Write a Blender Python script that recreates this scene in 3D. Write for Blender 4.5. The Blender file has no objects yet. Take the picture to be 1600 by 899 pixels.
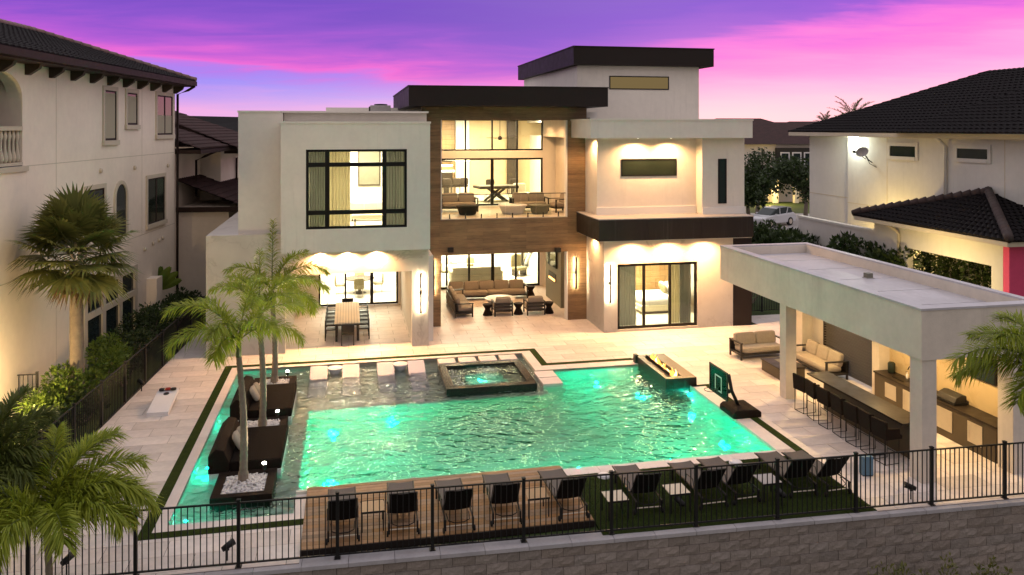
import bpy, math, random
from math import sin, cos, pi, radians as R
random.seed(7)
sc = bpy.context.scene
C = sc.collection
# ------------------------------------------------------------------ camera
F_PX, HOR, HC, YAW = 1240.0, 200.0, 8.5, math.atan(255/1240.0)
cam_d = bpy.data.cameras.new('camera')
cam_d.sensor_width = 36; cam_d.lens = F_PX/1600*36
cam_d.shift_y = -(449.5-HOR)/1600
cam_d.clip_start = .1; cam_d.clip_end = 3000
cam = bpy.data.objects.new('camera', cam_d); C.objects.link(cam)
cam.location = (0, 0, HC); cam.rotation_euler = (R(90), 0, -YAW)
sc.camera = cam
SY, CY = sin(YAW), cos(YAW)
def G(x, y, z=0.0):
    d = F_PX*(HC-z)/(y-HOR); r = (x-800)/F_PX*d
    return (d*SY+r*CY, d*CY-r*SY)
def PY(x, y, Y):
    k = (x-800)/F_PX; d = Y/(CY-k*SY); r = k*d
    return (d*SY+r*CY, HC-(y-HOR)*d/F_PX)
def PX(x, y, X):
    k = (x-800)/F_PX; d = X/(SY+k*CY); r = k*d
    return (d*CY-r*SY, HC-(y-HOR)*d/F_PX)
def PD(x, y, d):
    r = (x-800)/F_PX*d
    return (d*SY+r*CY, d*CY-r*SY, HC-(y-HOR)*d/F_PX)
# ------------------------------------------------------------------ world: dusk sky
class NT:
    def __init__(s, tree): s.t = tree; s.n = tree.nodes; s.l = tree.links
    def new(s, typ, **kw):
        n = s.n.new(typ)
        for k, v in kw.items(): setattr(n, k, v)
        return n
    def set(s, sock, v):
        if hasattr(v, 'is_output'): s.l.new(v, sock)
        elif v is not None: sock.default_value = v
    def math(s, op, a, b=None, c=None, clamp=False):
        n = s.new('ShaderNodeMath', operation=op, use_clamp=clamp)
        for i, v in enumerate((a, b, c)):
            if v is not None: s.set(n.inputs[i], v)
        return n.outputs[0]
    def mix(s, f, a, b, blend='MIX'):
        n = s.new('ShaderNodeMix', data_type='RGBA', blend_type=blend)
        s.set(n.inputs[0], f); s.set(n.inputs[6], a); s.set(n.inputs[7], b)
        return n.outputs[2]
    def ramp(s, f, stops, interp='LINEAR'):
        n = s.new('ShaderNodeValToRGB'); n.color_ramp.interpolation = interp
        e = n.color_ramp.elements
        while len(e) > 1: e.remove(e[-1])
        e[0].position = stops[0][0]; e[0].color = (*stops[0][1], 1)
        for p, c in stops[1:]:
            q = e.new(p); q.color = (*c, 1)
        s.set(n.inputs[0], f); return n.outputs[0]
    def noise(s, vec, scale, detail=4, rough=.55, dist=0, out=0):
        n = s.new('ShaderNodeTexNoise'); n.inputs['Scale'].default_value = scale
        n.inputs['Detail'].default_value = detail; n.inputs['Roughness'].default_value = rough
        n.inputs['Distortion'].default_value = dist
        if vec is not None: s.l.new(vec, n.inputs['Vector'])
        return n.outputs[out]
    def mapr(s, v, a, b, c=0., d=1., smooth=False):
        n = s.new('ShaderNodeMapRange'); n.clamp = True
        if smooth: n.interpolation_type = 'SMOOTHSTEP'
        s.set(n.inputs[0], v)
        for i, q in zip((1, 2, 3, 4), (a, b, c, d)): n.inputs[i].default_value = q
        return n.outputs[0]
    def mapping(s, vec, loc=(0,0,0), rot=(0,0,0), scale=(1,1,1)):
        n = s.new('ShaderNodeMapping'); s.l.new(vec, n.inputs[0])
        n.inputs[1].default_value = loc; n.inputs[2].default_value = rot; n.inputs[3].default_value = scale
        return n.outputs[0]
def L(r, g, b):     # sRGB 0-255 -> linear
    f = lambda v: v/12.92 if v <= .04045 else ((v+.055)/1.055)**2.4
    return tuple(f(v/255.) for v in (r, g, b))
world = bpy.data.worlds.new('World'); sc.world = world; world.use_nodes = True
w = NT(world.node_tree); w.n.clear()
tc = w.new('ShaderNodeTexCoord')
vec = tc.outputs['Generated']
rotv = w.mapping(vec, rot=(0, 0, YAW))            # y axis = view axis, x = to the right
sep = w.new('ShaderNodeSeparateXYZ'); w.l.new(rotv, sep.inputs[0])
ex, ey, ez = sep.outputs
eyc = w.math('MAXIMUM', ey, .12)
U = w.math('DIVIDE', ex, eyc); V = w.math('DIVIDE', ez, eyc)      # tangent of azimuth and of height
cv = w.new('ShaderNodeCombineXYZ'); w.l.new(U, cv.inputs[0]); w.l.new(V, cv.inputs[1])
uv = cv.outputs[0]
wisp = w.math('SUBTRACT', w.noise(w.mapping(uv, rot=(0,0,.05), scale=(1.6, 15, 1)), 2.0, 6, .55, .7), .5)
wisp2 = w.math('SUBTRACT', w.noise(w.mapping(uv, loc=(5,2,0), rot=(0,0,-.04), scale=(2.4, 34, 1)), 2.2, 6, .58, .6), .5)
warp = w.math('ADD', w.math('MULTIPLY', wisp, .075), w.math('MULTIPLY', wisp2, .035))
Vw = w.math('ADD', V, warp)
q = w.math('ADD', w.math('MULTIPLY_ADD', U, .0835, Vw), .1-.055)
p = w.math('ADD', w.math('MULTIPLY_ADD', w.math('SUBTRACT', U, .16), -.19, Vw), .15-.085)
left = w.ramp(q, [(.015, L(250,150,215)), (.04, L(190,140,230)), (.066, L(140,134,242)), (.084, L(170,118,230)), (.1, L(228,98,208)), (.12, L(176,84,208)), (.148, L(132,74,200)), (.18, L(108,66,192)), (.25, L(112,80,190))])
rgt = w.ramp(p, [(.0, L(255,205,226)), (.07, L(255,160,222)), (.115, L(255,122,214)), (.143, L(216,96,216)), (.166, L(132,70,210)), (.2, L(98,60,204)), (.27, L(110,80,195))])
glow = w.mix(w.mapr(w.math('MULTIPLY_ADD', wisp, .25, U), -.18, .22, 0, 1, True), left, rgt)
haze = w.math('MULTIPLY', w.mapr(V, .075, .0, 0, 1, True), w.mapr(U, -.7, .5, .35, 1))
glow = w.mix(haze, glow, (*L(255,206,222), 1))
upper = w.ramp(ez, [(0, (.64,.54,.53)), (.12, (.62,.55,.55)), (.4, (.74,.68,.70)), (1, (.86,.81,.85))])
upper = w.mix(1, upper, w.ramp(w.mapr(ey, -.7, .35), [(0, (.62,.60,.60)), (1, (1,1,1))]), 'MULTIPLY')
front = w.math('MULTIPLY', w.mapr(ey, -.1, .6, 0, 1, True), w.mapr(ez, .34, .15, 0, 1, True))
glow = w.mix(1, glow, (.84, .79, .82, 1), 'MULTIPLY')
skyc = w.mix(front, upper, glow)
nish = w.new('ShaderNodeTexSky', sky_type='NISHITA', sun_disc=False)
nish.sun_elevation = R(2); nish.sun_rotation = R(25)
bg1 = w.new('ShaderNodeBackground'); w.l.new(skyc, bg1.inputs[0]); bg1.inputs[1].default_value = 1.18
bg2 = w.new('ShaderNodeBackground'); w.l.new(nish.outputs[0], bg2.inputs[0]); bg2.inputs[1].default_value = .01
ad = w.new('ShaderNodeAddShader'); w.l.new(bg1.outputs[0], ad.inputs[0]); w.l.new(bg2.outputs[0], ad.inputs[1])
wo = w.new('ShaderNodeOutputWorld'); w.l.new(ad.outputs[0], wo.inputs[0])
# ------------------------------------------------------------------ afterglow sun (below the roofs, very soft)
sd = bpy.data.lights.new('sun', 'SUN'); sd.energy = .12; sd.angle = R(35); sd.color = (1, .72, .74)
so = bpy.data.objects.new('sun', sd); C.objects.link(so)
so.rotation_euler = (R(72), 0, R(205)-pi)
# ------------------------------------------------------------------ colour, sampling
vs = sc.view_settings
vs.view_transform = 'Standard'; vs.look = 'None'; vs.exposure = .15; vs.gamma = 1; vs.use_curve_mapping = False
sc.cycles.use_denoising = True
try: sc.cycles.denoiser = 'OPENIMAGEDENOISE'
except Exception: pass
sc.cycles.max_bounces = 6; sc.cycles.diffuse_bounces = 3; sc.cycles.glossy_bounces = 3
sc.cycles.transmission_bounces = 4; sc.cycles.transparent_max_bounces = 12
sc.cycles.sample_clamp_indirect = 4; sc.cycles.sample_clamp_direct = 0
sc.cycles.caustics_reflective = False; sc.cycles.caustics_refractive = True; sc.cycles.blur_glossy = 1.0
sc.cycles.use_adaptive_sampling = True; sc.cycles.adaptive_threshold = .02
# ------------------------------------------------------------------ mesh builder
class MB:
    def __init__(s): s.v = []; s.f = []
    def add(s, vs, fs):
        o = len(s.v); s.v += [tuple(p) for p in vs]; s.f += [tuple(i+o for i in f) for f in fs]; return s
    def box(s, x0, x1, y0, y1, z0, z1):
        if x0 > x1: x0, x1 = x1, x0
        if y0 > y1: y0, y1 = y1, y0
        if z0 > z1: z0, z1 = z1, z0
        return s.add([(x0,y0,z0),(x1,y0,z0),(x1,y1,z0),(x0,y1,z0),(x0,y0,z1),(x1,y0,z1),(x1,y1,z1),(x0,y1,z1)],
                     [(0,3,2,1),(4,5,6,7),(0,1,5,4),(1,2,6,5),(2,3,7,6),(3,0,4,7)])
    def prism(s, poly, z0, z1):
        n = len(poly)
        return s.add([(x,y,z0) for x,y in poly]+[(x,y,z1) for x,y in poly],
                     [tuple(range(n-1,-1,-1)), tuple(range(n,2*n))]+[(i,(i+1)%n,n+(i+1)%n,n+i) for i in range(n)])
    def prism_x(s, poly, x0, x1):      # poly in (y,z)
        n = len(poly)
        return s.add([(x0,y,z) for y,z in poly]+[(x1,y,z) for y,z in poly],
                     [tuple(range(n-1,-1,-1)), tuple(range(n,2*n))]+[(i,(i+1)%n,n+(i+1)%n,n+i) for i in range(n)])
    def prism_y(s, poly, y0, y1):      # poly in (x,z)
        n = len(poly)
        return s.add([(x,y0,z) for x,z in poly]+[(x,y1,z) for x,z in poly],
                     [tuple(range(n)), tuple(range(2*n-1,n-1,-1))]+[(i,n+i,n+(i+1)%n,(i+1)%n) for i in range(n)])
    def tube(s, pts, r, n=8, caps=True):
        rs = r if isinstance(r, (list, tuple)) else [r]*len(pts)
        o = len(s.v); m = len(pts)
        for i, p in enumerate(pts):
            a = pts[max(i-1,0)]; b = pts[min(i+1,m-1)]
            t = [b[k]-a[k] for k in range(3)]; l = math.sqrt(sum(q*q for q in t)) or 1; t = [q/l for q in t]
            u = (1,0,0) if abs(t[2]) > .9 else (0,0,1)
            e1 = (t[1]*u[2]-t[2]*u[1], t[2]*u[0]-t[0]*u[2], t[0]*u[1]-t[1]*u[0])
            l = math.sqrt(sum(q*q for q in e1)); e1 = [q/l for q in e1]
            e2 = (t[1]*e1[2]-t[2]*e1[1], t[2]*e1[0]-t[0]*e1[2], t[0]*e1[1]-t[1]*e1[0])
            for j in range(n):
                c, q = cos(2*pi*j/n), sin(2*pi*j/n)
                s.v.append(tuple(p[k]+rs[i]*(c*e1[k]+q*e2[k]) for k in range(3)))
        for i in range(m-1):
            for j in range(n):
                s.f.append((o+i*n+j, o+i*n+(j+1)%n, o+(i+1)*n+(j+1)%n, o+(i+1)*n+j))
        if caps:
            s.f.append(tuple(o+j for j in range(n-1,-1,-1))); s.f.append(tuple(o+(m-1)*n+j for j in range(n)))
        return s
    def lathe(s, prof, n=20, c=(0,0)):
        o = len(s.v); m = len(prof)
        for r, z in prof:
            for j in range(n): s.v.append((c[0]+r*cos(2*pi*j/n), c[1]+r*sin(2*pi*j/n), z))
        for i in range(m-1):
            for j in range(n):
                s.f.append((o+i*n+j, o+i*n+(j+1)%n, o+(i+1)*n+(j+1)%n, o+(i+1)*n+j))
        s.f.append(tuple(o+j for j in range(n-1,-1,-1))); s.f.append(tuple(o+(m-1)*n+j for j in range(n)))
        return s
    def pillow(s, c, sz, e=.35, rot=None, nu=16, nv=8):
        o = len(s.v); P = lambda v, q: math.copysign(abs(v)**q, v)
        rows = []
        for i in range(nv+1):
            ph = -pi/2+pi*i/nv; row = []
            for j in range(nu):
                th = 2*pi*j/nu
                p = [P(cos(ph), e)*P(cos(th), e)*sz[0]/2, P(cos(ph), e)*P(sin(th), e)*sz[1]/2, P(sin(ph), e)*sz[2]/2]
                # crown the broad faces a little, pinch the corners
                if rot: p = rot(p)
                row.append(len(s.v)); s.v.append((c[0]+p[0], c[1]+p[1], c[2]+p[2]))
            rows.append(row)
        for i in range(nv):
            for j in range(nu):
                s.f.append((rows[i][j], rows[i][(j+1)%nu], rows[i+1][(j+1)%nu], rows[i+1][j]))
        return s
    def grid(s, fn, nu, nv):
        o = len(s.v)
        for i in range(nu+1):
            for j in range(nv+1): s.v.append(fn(i/nu, j/nv))
        for i in range(nu):
            for j in range(nv):
                a = o+i*(nv+1)+j; s.f.append((a, a+nv+1, a+nv+2, a+1))
        return s
    def xf(s, fn): s.v = [fn(*p) for p in s.v]; return s
    def mesh(s, name, m, smooth=False):
        me = bpy.data.meshes.new(name); me.from_pydata(s.v, [], s.f)
        if m: me.materials.append(m)
        if smooth:
            me.polygons.foreach_set('use_smooth', [True]*len(me.polygons))
        me.update(); return me
    def build(s, name, m, parent=None, smooth=False, bev=0, seg=2, loc=None, rotz=0, kind=None):
        return link(name, s.mesh(name, m, smooth), parent, bev, seg, loc, rotz, kind)
def link(name, me, parent=None, bev=0, seg=2, loc=None, rotz=0, kind=None):
    o = bpy.data.objects.new(name, me); C.objects.link(o)
    if parent: o.parent = parent
    if loc: o.location = loc
    if rotz: o.rotation_euler = (0, 0, rotz)
    if bev:
        b = o.modifiers.new('bevel', 'BEVEL'); b.width = bev; b.segments = seg; b.limit_method = 'ANGLE'
    if kind: o['kind'] = kind
    return o
def rotx(a): return lambda p: (p[0], p[1]*cos(a)-p[2]*sin(a), p[1]*sin(a)+p[2]*cos(a))
def roty(a): return lambda p: (p[0]*cos(a)+p[2]*sin(a), p[1], -p[0]*sin(a)+p[2]*cos(a))
def rotz(a): return lambda p: (p[0]*cos(a)-p[1]*sin(a), p[0]*sin(a)+p[1]*cos(a), p[2])
def tag(o, label, cat, group=None):
    o['label'] = label; o['category'] = cat
    if group: o['group'] = group
    return o
def thing(name, label, cat, loc=(0,0,0), rz=0, group=None):
    o = bpy.data.objects.new(name, None); C.objects.link(o); o.empty_display_size = .2
    o.location = loc; o.rotation_euler = (0, 0, rz)
    return tag(o, label, cat, group)
def struct(o): o['kind'] = 'structure'; return o
def dup(root, loc, rz, label, parent=None, scale=None):
    r = root.copy(); C.objects.link(r); r.location = loc; r.rotation_euler = (0, 0, rz)
    if scale: r.scale = (scale,)*3
    if label: r['label'] = label
    for ch in list(root.children):
        c = ch.copy(); C.objects.link(c); c.parent = r
        for g in ch.children:
            d = g.copy(); C.objects.link(d); d.parent = c
    return r
ORD = ['first', 'second', 'third', 'fourth', 'fifth', 'sixth', 'seventh', 'eighth', 'ninth', 'tenth']
# ------------------------------------------------------------------ materials
def mat(name, col, rough=.6, var=.12, scale=3., bump=.0, bscale=40., metal=0., rnd=0., spec=.3, detail=5, coat=0., streak=0., sdir=(2.2,2.2,.18), scol=None):
    m = bpy.data.materials.new(name); m.use_nodes = True
    t = NT(m.node_tree); b = t.n['Principled BSDF']
    b.inputs['Roughness'].default_value = rough; b.inputs['Metallic'].default_value = metal
    b.inputs['Specular IOR Level'].default_value = spec
    if coat: b.inputs['Coat Weight'].default_value = coat
    tcn = t.new('ShaderNodeTexCoord'); v = tcn.outputs['Object']
    c = (*col, 1)
    if var:
        n = t.noise(v, scale, detail, .6)
        n2 = t.noise(v, scale*7.3, 3, .6)
        f = t.math('MULTIPLY_ADD', n, .7, t.math('MULTIPLY', n2, .3))
        f = t.mapr(f, .3, .7, 1-var, 1+var)
        mx = t.new('ShaderNodeMix', data_type='RGBA', blend_type='MULTIPLY'); mx.inputs[0].default_value = 1
        mx.inputs[6].default_value = c; cc = t.new('ShaderNodeCombineColor')
        for i in range(3): t.l.new(f, cc.inputs[i])
        t.l.new(cc.outputs[0], mx.inputs[7]); out = mx.outputs[2]
        t.l.new(t.mapr(n, .3, .7, max(rough-.08, 0), min(rough+.08, 1)), b.inputs['Roughness'])
    else:
        rg = t.new('ShaderNodeRGB'); rg.outputs[0].default_value = c; out = rg.outputs[0]
    if streak:
        sn = t.noise(t.mapping(v, scale=sdir), 2.2, 5, .65)
        sn2 = t.noise(v, .35, 2)
        sf = t.math('MULTIPLY', t.mapr(sn, .52, .72), t.mapr(sn2, .4, .62))
        out = t.mix(t.math('MULTIPLY', sf, streak), out, (*(scol or [q*.55 for q in col]), 1))
    if rnd:
        oi = t.new('ShaderNodeObjectInfo')
        hs = t.new('ShaderNodeHueSaturation')
        t.l.new(t.mapr(oi.outputs['Random'], 0, 1, 1-rnd, 1+rnd), hs.inputs['Value'])
        t.l.new(t.mapr(t.math('FRACT', t.math('MULTIPLY', oi.outputs['Random'], 17.3)), 0, 1, 1-rnd, 1+rnd), hs.inputs['Saturation'])
        t.l.new(out, hs.inputs['Color']); out = hs.outputs[0]
    t.l.new(out, b.inputs['Base Color'])
    if bump:
        bn = t.new('ShaderNodeBump'); bn.inputs['Strength'].default_value = bump; bn.inputs['Distance'].default_value = .02
        t.l.new(t.noise(v, bscale, 4, .6), bn.inputs['Height']); t.l.new(bn.outputs[0], b.inputs['Normal'])
    m['nt'] = 0
    return m
def emis(name, col, strength):
    m = bpy.data.materials.new(name); m.use_nodes = True
    t = NT(m.node_tree); t.n.clear()
    e = t.new('ShaderNodeEmission'); e.inputs[0].default_value = (*col, 1); e.inputs[1].default_value = strength
    o = t.new('ShaderNodeOutputMaterial'); t.l.new(e.outputs[0], o.inputs[0]); return m
def glassmat(name, tint=(1,1,1), extra=.0, rough=.0):
    m = bpy.data.materials.new(name); m.use_nodes = True
    t = NT(m.node_tree); t.n.clear()
    tr = t.new('ShaderNodeBsdfTransparent'); tr.inputs[0].default_value = (*tint, 1)
    gl = t.new('ShaderNodeBsdfGlossy'); gl.inputs['Roughness'].default_value = rough
    fr = t.new('ShaderNodeFresnel'); fr.inputs[0].default_value = 1.5
    fac = t.math('ADD', fr.outputs[0], extra, clamp=True)
    mx = t.new('ShaderNodeMixShader'); t.l.new(fac, mx.inputs[0]); t.l.new(tr.outputs[0], mx.inputs[1]); t.l.new(gl.outputs[0], mx.inputs[2])
    o = t.new('ShaderNodeOutputMaterial'); t.l.new(mx.outputs[0], o.inputs[0]); return m
def leafmat(name, col, col2, trans=.25, rough=.5):
    m = bpy.data.materials.new(name); m.use_nodes = True
    t = NT(m.node_tree); t.n.clear()
    gi = t.new('ShaderNodeNewGeometry'); n = t.noise(t.new('ShaderNodeTexCoord').outputs['Object'], 2.2, 3)
    f = t.math('ADD', t.math('MULTIPLY', gi.outputs['Random Per Island'], .6), t.math('MULTIPLY', n, .4))
    c = t.mix(f, (*col, 1), (*col2, 1))
    p = t.new('ShaderNodeBsdfPrincipled'); t.l.new(c, p.inputs['Base Color']); p.inputs['Roughness'].default_value = rough
    p.inputs['Specular IOR Level'].default_value = .3
    tl = t.new('ShaderNodeBsdfTranslucent'); t.l.new(c, tl.inputs[0])
    mx = t.new('ShaderNodeMixShader'); mx.inputs[0].default_value = trans
    t.l.new(p.outputs[0], mx.inputs[1]); t.l.new(tl.outputs[0], mx.inputs[2])
    o = t.new('ShaderNodeOutputMaterial'); t.l.new(mx.outputs[0], o.inputs[0]); return m
def planks(name, c1, c2, w=1.6, h=.15, rough=.5, rot=(R(90),0,0), gap=.02, bump=.4):
    m = bpy.data.materials.new(name); m.use_nodes = True
    t = NT(m.node_tree); b = t.n['Principled BSDF']; b.inputs['Roughness'].default_value = rough
    v = t.new('ShaderNodeTexCoord').outputs['Object']
    mv = t.mapping(v, rot=rot)
    br = t.new('ShaderNodeTexBrick'); br.offset = .37; t.l.new(mv, br.inputs['Vector'])
    br.inputs['Color1'].default_value = (0,0,0,1); br.inputs['Color2'].default_value = (1,1,1,1); br.inputs['Mortar'].default_value = (.5,.5,.5,1)
    br.inputs['Scale'].default_value = 1; br.inputs['Mortar Size'].default_value = gap*h; br.inputs['Brick Width'].default_value = w; br.inputs['Row Height'].default_value = h
    br.inputs['Bias'].default_value = 0
    g = t.noise(t.mapping(mv, scale=(1, 14, 14)), 2.4, 6, .6, .6)
    g2 = t.noise(mv, .7, 2)
    f = t.math('ADD', t.math('MULTIPLY', br.outputs[0], .2), t.math('MULTIPLY', g, .8))
    f = t.math('ADD', f, t.math('MULTIPLY', t.math('SUBTRACT', g2, .5), .5))
    c = t.mix(t.mapr(f, .25, .8), (*c1, 1), (*c2, 1))
    c = t.mix(t.math('MULTIPLY', br.outputs[1], .7), c, (.008, .006, .005, 1))
    t.l.new(c, b.inputs['Base Color'])
    bn = t.new('ShaderNodeBump'); bn.inputs['Strength'].default_value = bump; bn.inputs['Distance'].default_value = .01
    t.l.new(t.math('SUBTRACT', t.math('MULTIPLY', g, .3), br.outputs[1]), bn.inputs['Height']); t.l.new(bn.outputs[0], b.inputs['Normal'])
    return m
def marble(name, col, vein, rough=.35):
    m = bpy.data.materials.new(name); m.use_nodes = True
    t = NT(m.node_tree); b = t.n['Principled BSDF']; b.inputs['Roughness'].default_value = rough
    v = t.new('ShaderNodeTexCoord').outputs['Object']
    n = t.noise(v, .45, 6, .6, 1.2)
    ve = t.mapr(t.math('ABSOLUTE', t.math('SUBTRACT', n, .5)), 0, .022, 1, 0)
    big = t.noise(v, .35, 2)
    ve = t.math('MULTIPLY', ve, t.mapr(big, .45, .62))
    c = t.mix(t.mapr(t.noise(v, 1.1, 5), .3, .7), (*col, 1), (*[q*.86 for q in col], 1))
    t.l.new(t.mix(t.math('MULTIPLY', ve, .55), c, (*vein, 1)), b.inputs['Base Color'])
    return m
M = {}
M['stucco'] = mat('white_stucco', (.71,.665,.60), .85, .08, .7, .35, 55, streak=.2)
M['stucco_far'] = mat('cream_stucco', (.84,.74,.62), .9, .08, .5, .35, 40, streak=.15)
M['stucco_r'] = mat('pale_stucco', (.64,.61,.57), .9, .08, .5, .3, 40, streak=.2)
M['marble'] = marble('beige_marble_panel', (.62,.56,.49), (.25,.20,.16))
M['paint'] = mat('white_paint', (.74,.72,.68), .7, .03, 2)
M['ceil'] = mat('ceiling_paint', (.72,.70,.66), .8, .02, 2)
M['clad'] = planks('wood_cladding', (.10,.058,.028), (.30,.185,.09), 1.9, .16, .55)
M['deckwood'] = mat('deck_board_wood', (.27,.16,.085), .6, .3, 3, .3, 60, rnd=.22)
M['bronze'] = mat('dark_bronze_metal', (.015,.010,.008), .6, .25, 2.5, .1, 20, .0, spec=.25)
M['canopym'] = mat('stained_bronze_panel', (.016,.011,.009), .55, .25, 2.5, .1, 20, spec=.3, streak=.5, sdir=(3.5,3.5,.12), scol=(.09,.075,.06))
M['black'] = mat('black_aluminium', (.012,.011,.010), .4, .2, 4, 0, 20, .4)
M['blackp'] = mat('black_powder_coat', (.010,.0095,.010), .5, .2, 6)
M['charcoal'] = mat('charcoal_metal', (.032,.029,.026), .5, .15, 6, spec=.25)
M['taupe'] = mat('taupe_fabric', (.27,.235,.195), .95, .12, 10, .35, 300)
M['tan'] = mat('tan_fabric', (.36,.315,.26), .95, .12, 10, .35, 300)
M['dkfab'] = mat('brown_black_fabric', (.010,.0068,.0055), .95, .2, 6, .3, 200, spec=.08)
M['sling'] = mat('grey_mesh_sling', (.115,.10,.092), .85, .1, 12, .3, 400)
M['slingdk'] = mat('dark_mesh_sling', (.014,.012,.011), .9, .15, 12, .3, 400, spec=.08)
M['white_pl'] = mat('white_resin', (.72,.70,.72), .45, .04, 3)
M['stone_gr'] = mat('grey_green_stone', (.16,.155,.12), .5, .18, 1.5, .1, 30)
M['darkstone'] = mat('dark_granite', (.020,.016,.013), .4, .35, 20, .05, 80)
M['spa_tile'] = mat('black_glass_tile', (.022,.018,.016), .18, .4, 26, .05, 60)
M['wicker'] = mat('dark_brown_wicker', (.015,.009,.0065), .8, .35, 14, .6, 120, spec=.12)
M['lcab'] = mat('brown_cabinet', (.075,.056,.034), .5, .15, 3)
M['steel'] = mat('brushed_steel', (.62,.56,.46), .38, .08, 4, 0, 20, .65)
M['pale_counter'] = mat('brown_stone_counter', (.028,.021,.016), .4, .08, 3, spec=.15)
M['turf'] = mat('artificial_turf', (.030,.046,.011), .95, .35, 6, .8, 160, spec=.05)
M['soil'] = mat('dark_mulch', (.045,.03,.02), 1, .4, 4, .8, 40)
M['grassf'] = mat('lawn', (.05,.075,.022), 1, .35, .8, .6, 30)
M['concrete'] = mat('pale_concrete', (.36,.34,.33), .85, .15, 1.2, .3, 40)
M['block'] = mat('wall_block', (.245,.21,.185), .95, .25, 3.2, 1.0, 22, rnd=.13)
M['cap'] = mat('wall_cap', (.36,.345,.36), .9, .15, 2, .4, 40, rnd=.06)
M['rooft'] = mat('dark_roof_tile', (.011,.009,.010), .8, .45, 2.2, .4, 40, spec=.1)
M['rooft2'] = mat('brown_roof_tile', (.05,.028,.027), .8, .45, 2.2, .4, 40, spec=.12)
M['ridge'] = mat('pinkish_ridge_tile', (.20,.13,.12), .85, .25, 5, .3, 40, rnd=.15)
M['gutter'] = mat('brown_gutter', (.035,.022,.018), .6, .1, 5, spec=.12)
M['cream'] = mat('cream_trim', (.56,.49,.38), .75, .06, 3)
M['gravel'] = mat('white_pebbles', (.70,.68,.66), .7, .2, 30, 0)
M['trunk'] = mat('palm_trunk', (.22,.18,.14), .9, .3, 5, .7, 30)
M['trunkg'] = mat('green_crownshaft', (.11,.14,.05), .6, .2, 4)
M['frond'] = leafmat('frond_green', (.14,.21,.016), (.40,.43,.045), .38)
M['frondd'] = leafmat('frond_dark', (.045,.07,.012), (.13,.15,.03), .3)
M['sabal'] = leafmat('fan_frond', (.055,.08,.018), (.26,.25,.06), .3)
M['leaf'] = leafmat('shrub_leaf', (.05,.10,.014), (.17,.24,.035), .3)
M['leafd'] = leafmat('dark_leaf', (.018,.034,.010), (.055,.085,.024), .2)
M['weed'] = leafmat('weed_leaf', (.05,.07,.015), (.18,.17,.05), .3)
M['frame'] = M['black']
M['glass'] = glassmat('window_glass', (.96,.98,.95), .02)
M['glass_dk'] = mat('dark_window_glass', (.02,.03,.03), .06, 0)
M['glass_grn'] = mat('green_tinted_glass', (.022,.030,.022), .08, .2, 1.5)
M['glass_amb'] = emis('amber_lit_window', (1., .70, .30), .17)
M['curtain'] = leafmat('sheer_curtain', (.72,.67,.52), (.78,.73,.58), .55, .9)
M['curtain_g'] = leafmat('green_grey_curtain', (.47,.48,.44), (.54,.54,.49), .4, .9)
M['wood_in'] = planks('interior_wood', (.30,.17,.07), (.52,.33,.16), 2.0, .3, .5)
M['floor_in'] = mat('cream_floor', (.62,.58,.50), .35, .05, 1)
M['amber'] = mat('amber_panel', (.58,.45,.27), .6, .08, 1)
M['sofa_in'] = mat('cream_upholstery', (.70,.64,.50), .9, .05, 4)
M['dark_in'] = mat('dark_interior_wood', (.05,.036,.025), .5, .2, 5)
M['olive_in'] = mat('olive_chair_fabric', (.22,.19,.11), .9, .1, 8)
M['carpaint'] = mat('white_car_paint', (.62,.62,.64), .25, 0, coat=.6)
M['tyre'] = mat('tyre_rubber', (.012,.012,.012), .8, .1)
M['pink'] = mat('pink_wall', (.72,.085,.20), .8, .1, 1)  # one even pink over the lanai front wall
M['bluebox'] = mat('blue_grey_panel', (.10,.19,.27), .6, .1, 3)
WARM = (1., .54, .22); WARMW = (1., .80, .52)
M['can'] = emis('downlight_lens', (1., .80, .5), 110)
M['strip'] = emis('sconce_led', (1., .80, .50), 150)
M['tantop'] = mat('tan_table_top', (.30,.19,.10), .5, .15, 6)
M['led_in'] = emis('interior_led', (1., .86, .55), 14)
M['spot_e'] = emis('landscape_lamp', (1., .92, .72), 90)
M['pool_e'] = emis('pool_lamp', (.35, 1., .85), 1.6)
M['flood_e'] = emis('flood_lamp', (.95, 1., .85), 160)
M['fire'] = emis('flame', (1., .40, .07), 2.6)
def light(typ, loc, power, col, parent=None, size=.1, rot=None, spot=None, blend=.5, name='lamp_light', sizey=None):
    d = bpy.data.lights.new(name, typ); d.energy = power; d.color = col
    if typ == 'AREA':
        d.shape = 'DISK' if sizey is None else 'RECTANGLE'; d.size = size
        if sizey: d.size_y = sizey
    else: d.shadow_soft_size = size
    if typ == 'SPOT': d.spot_size = R(spot); d.spot_blend = blend
    o = bpy.data.objects.new(name, d); C.objects.link(o); o.location = loc
    if rot: o.rotation_euler = rot
    if parent: o.parent = parent
    return o
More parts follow.
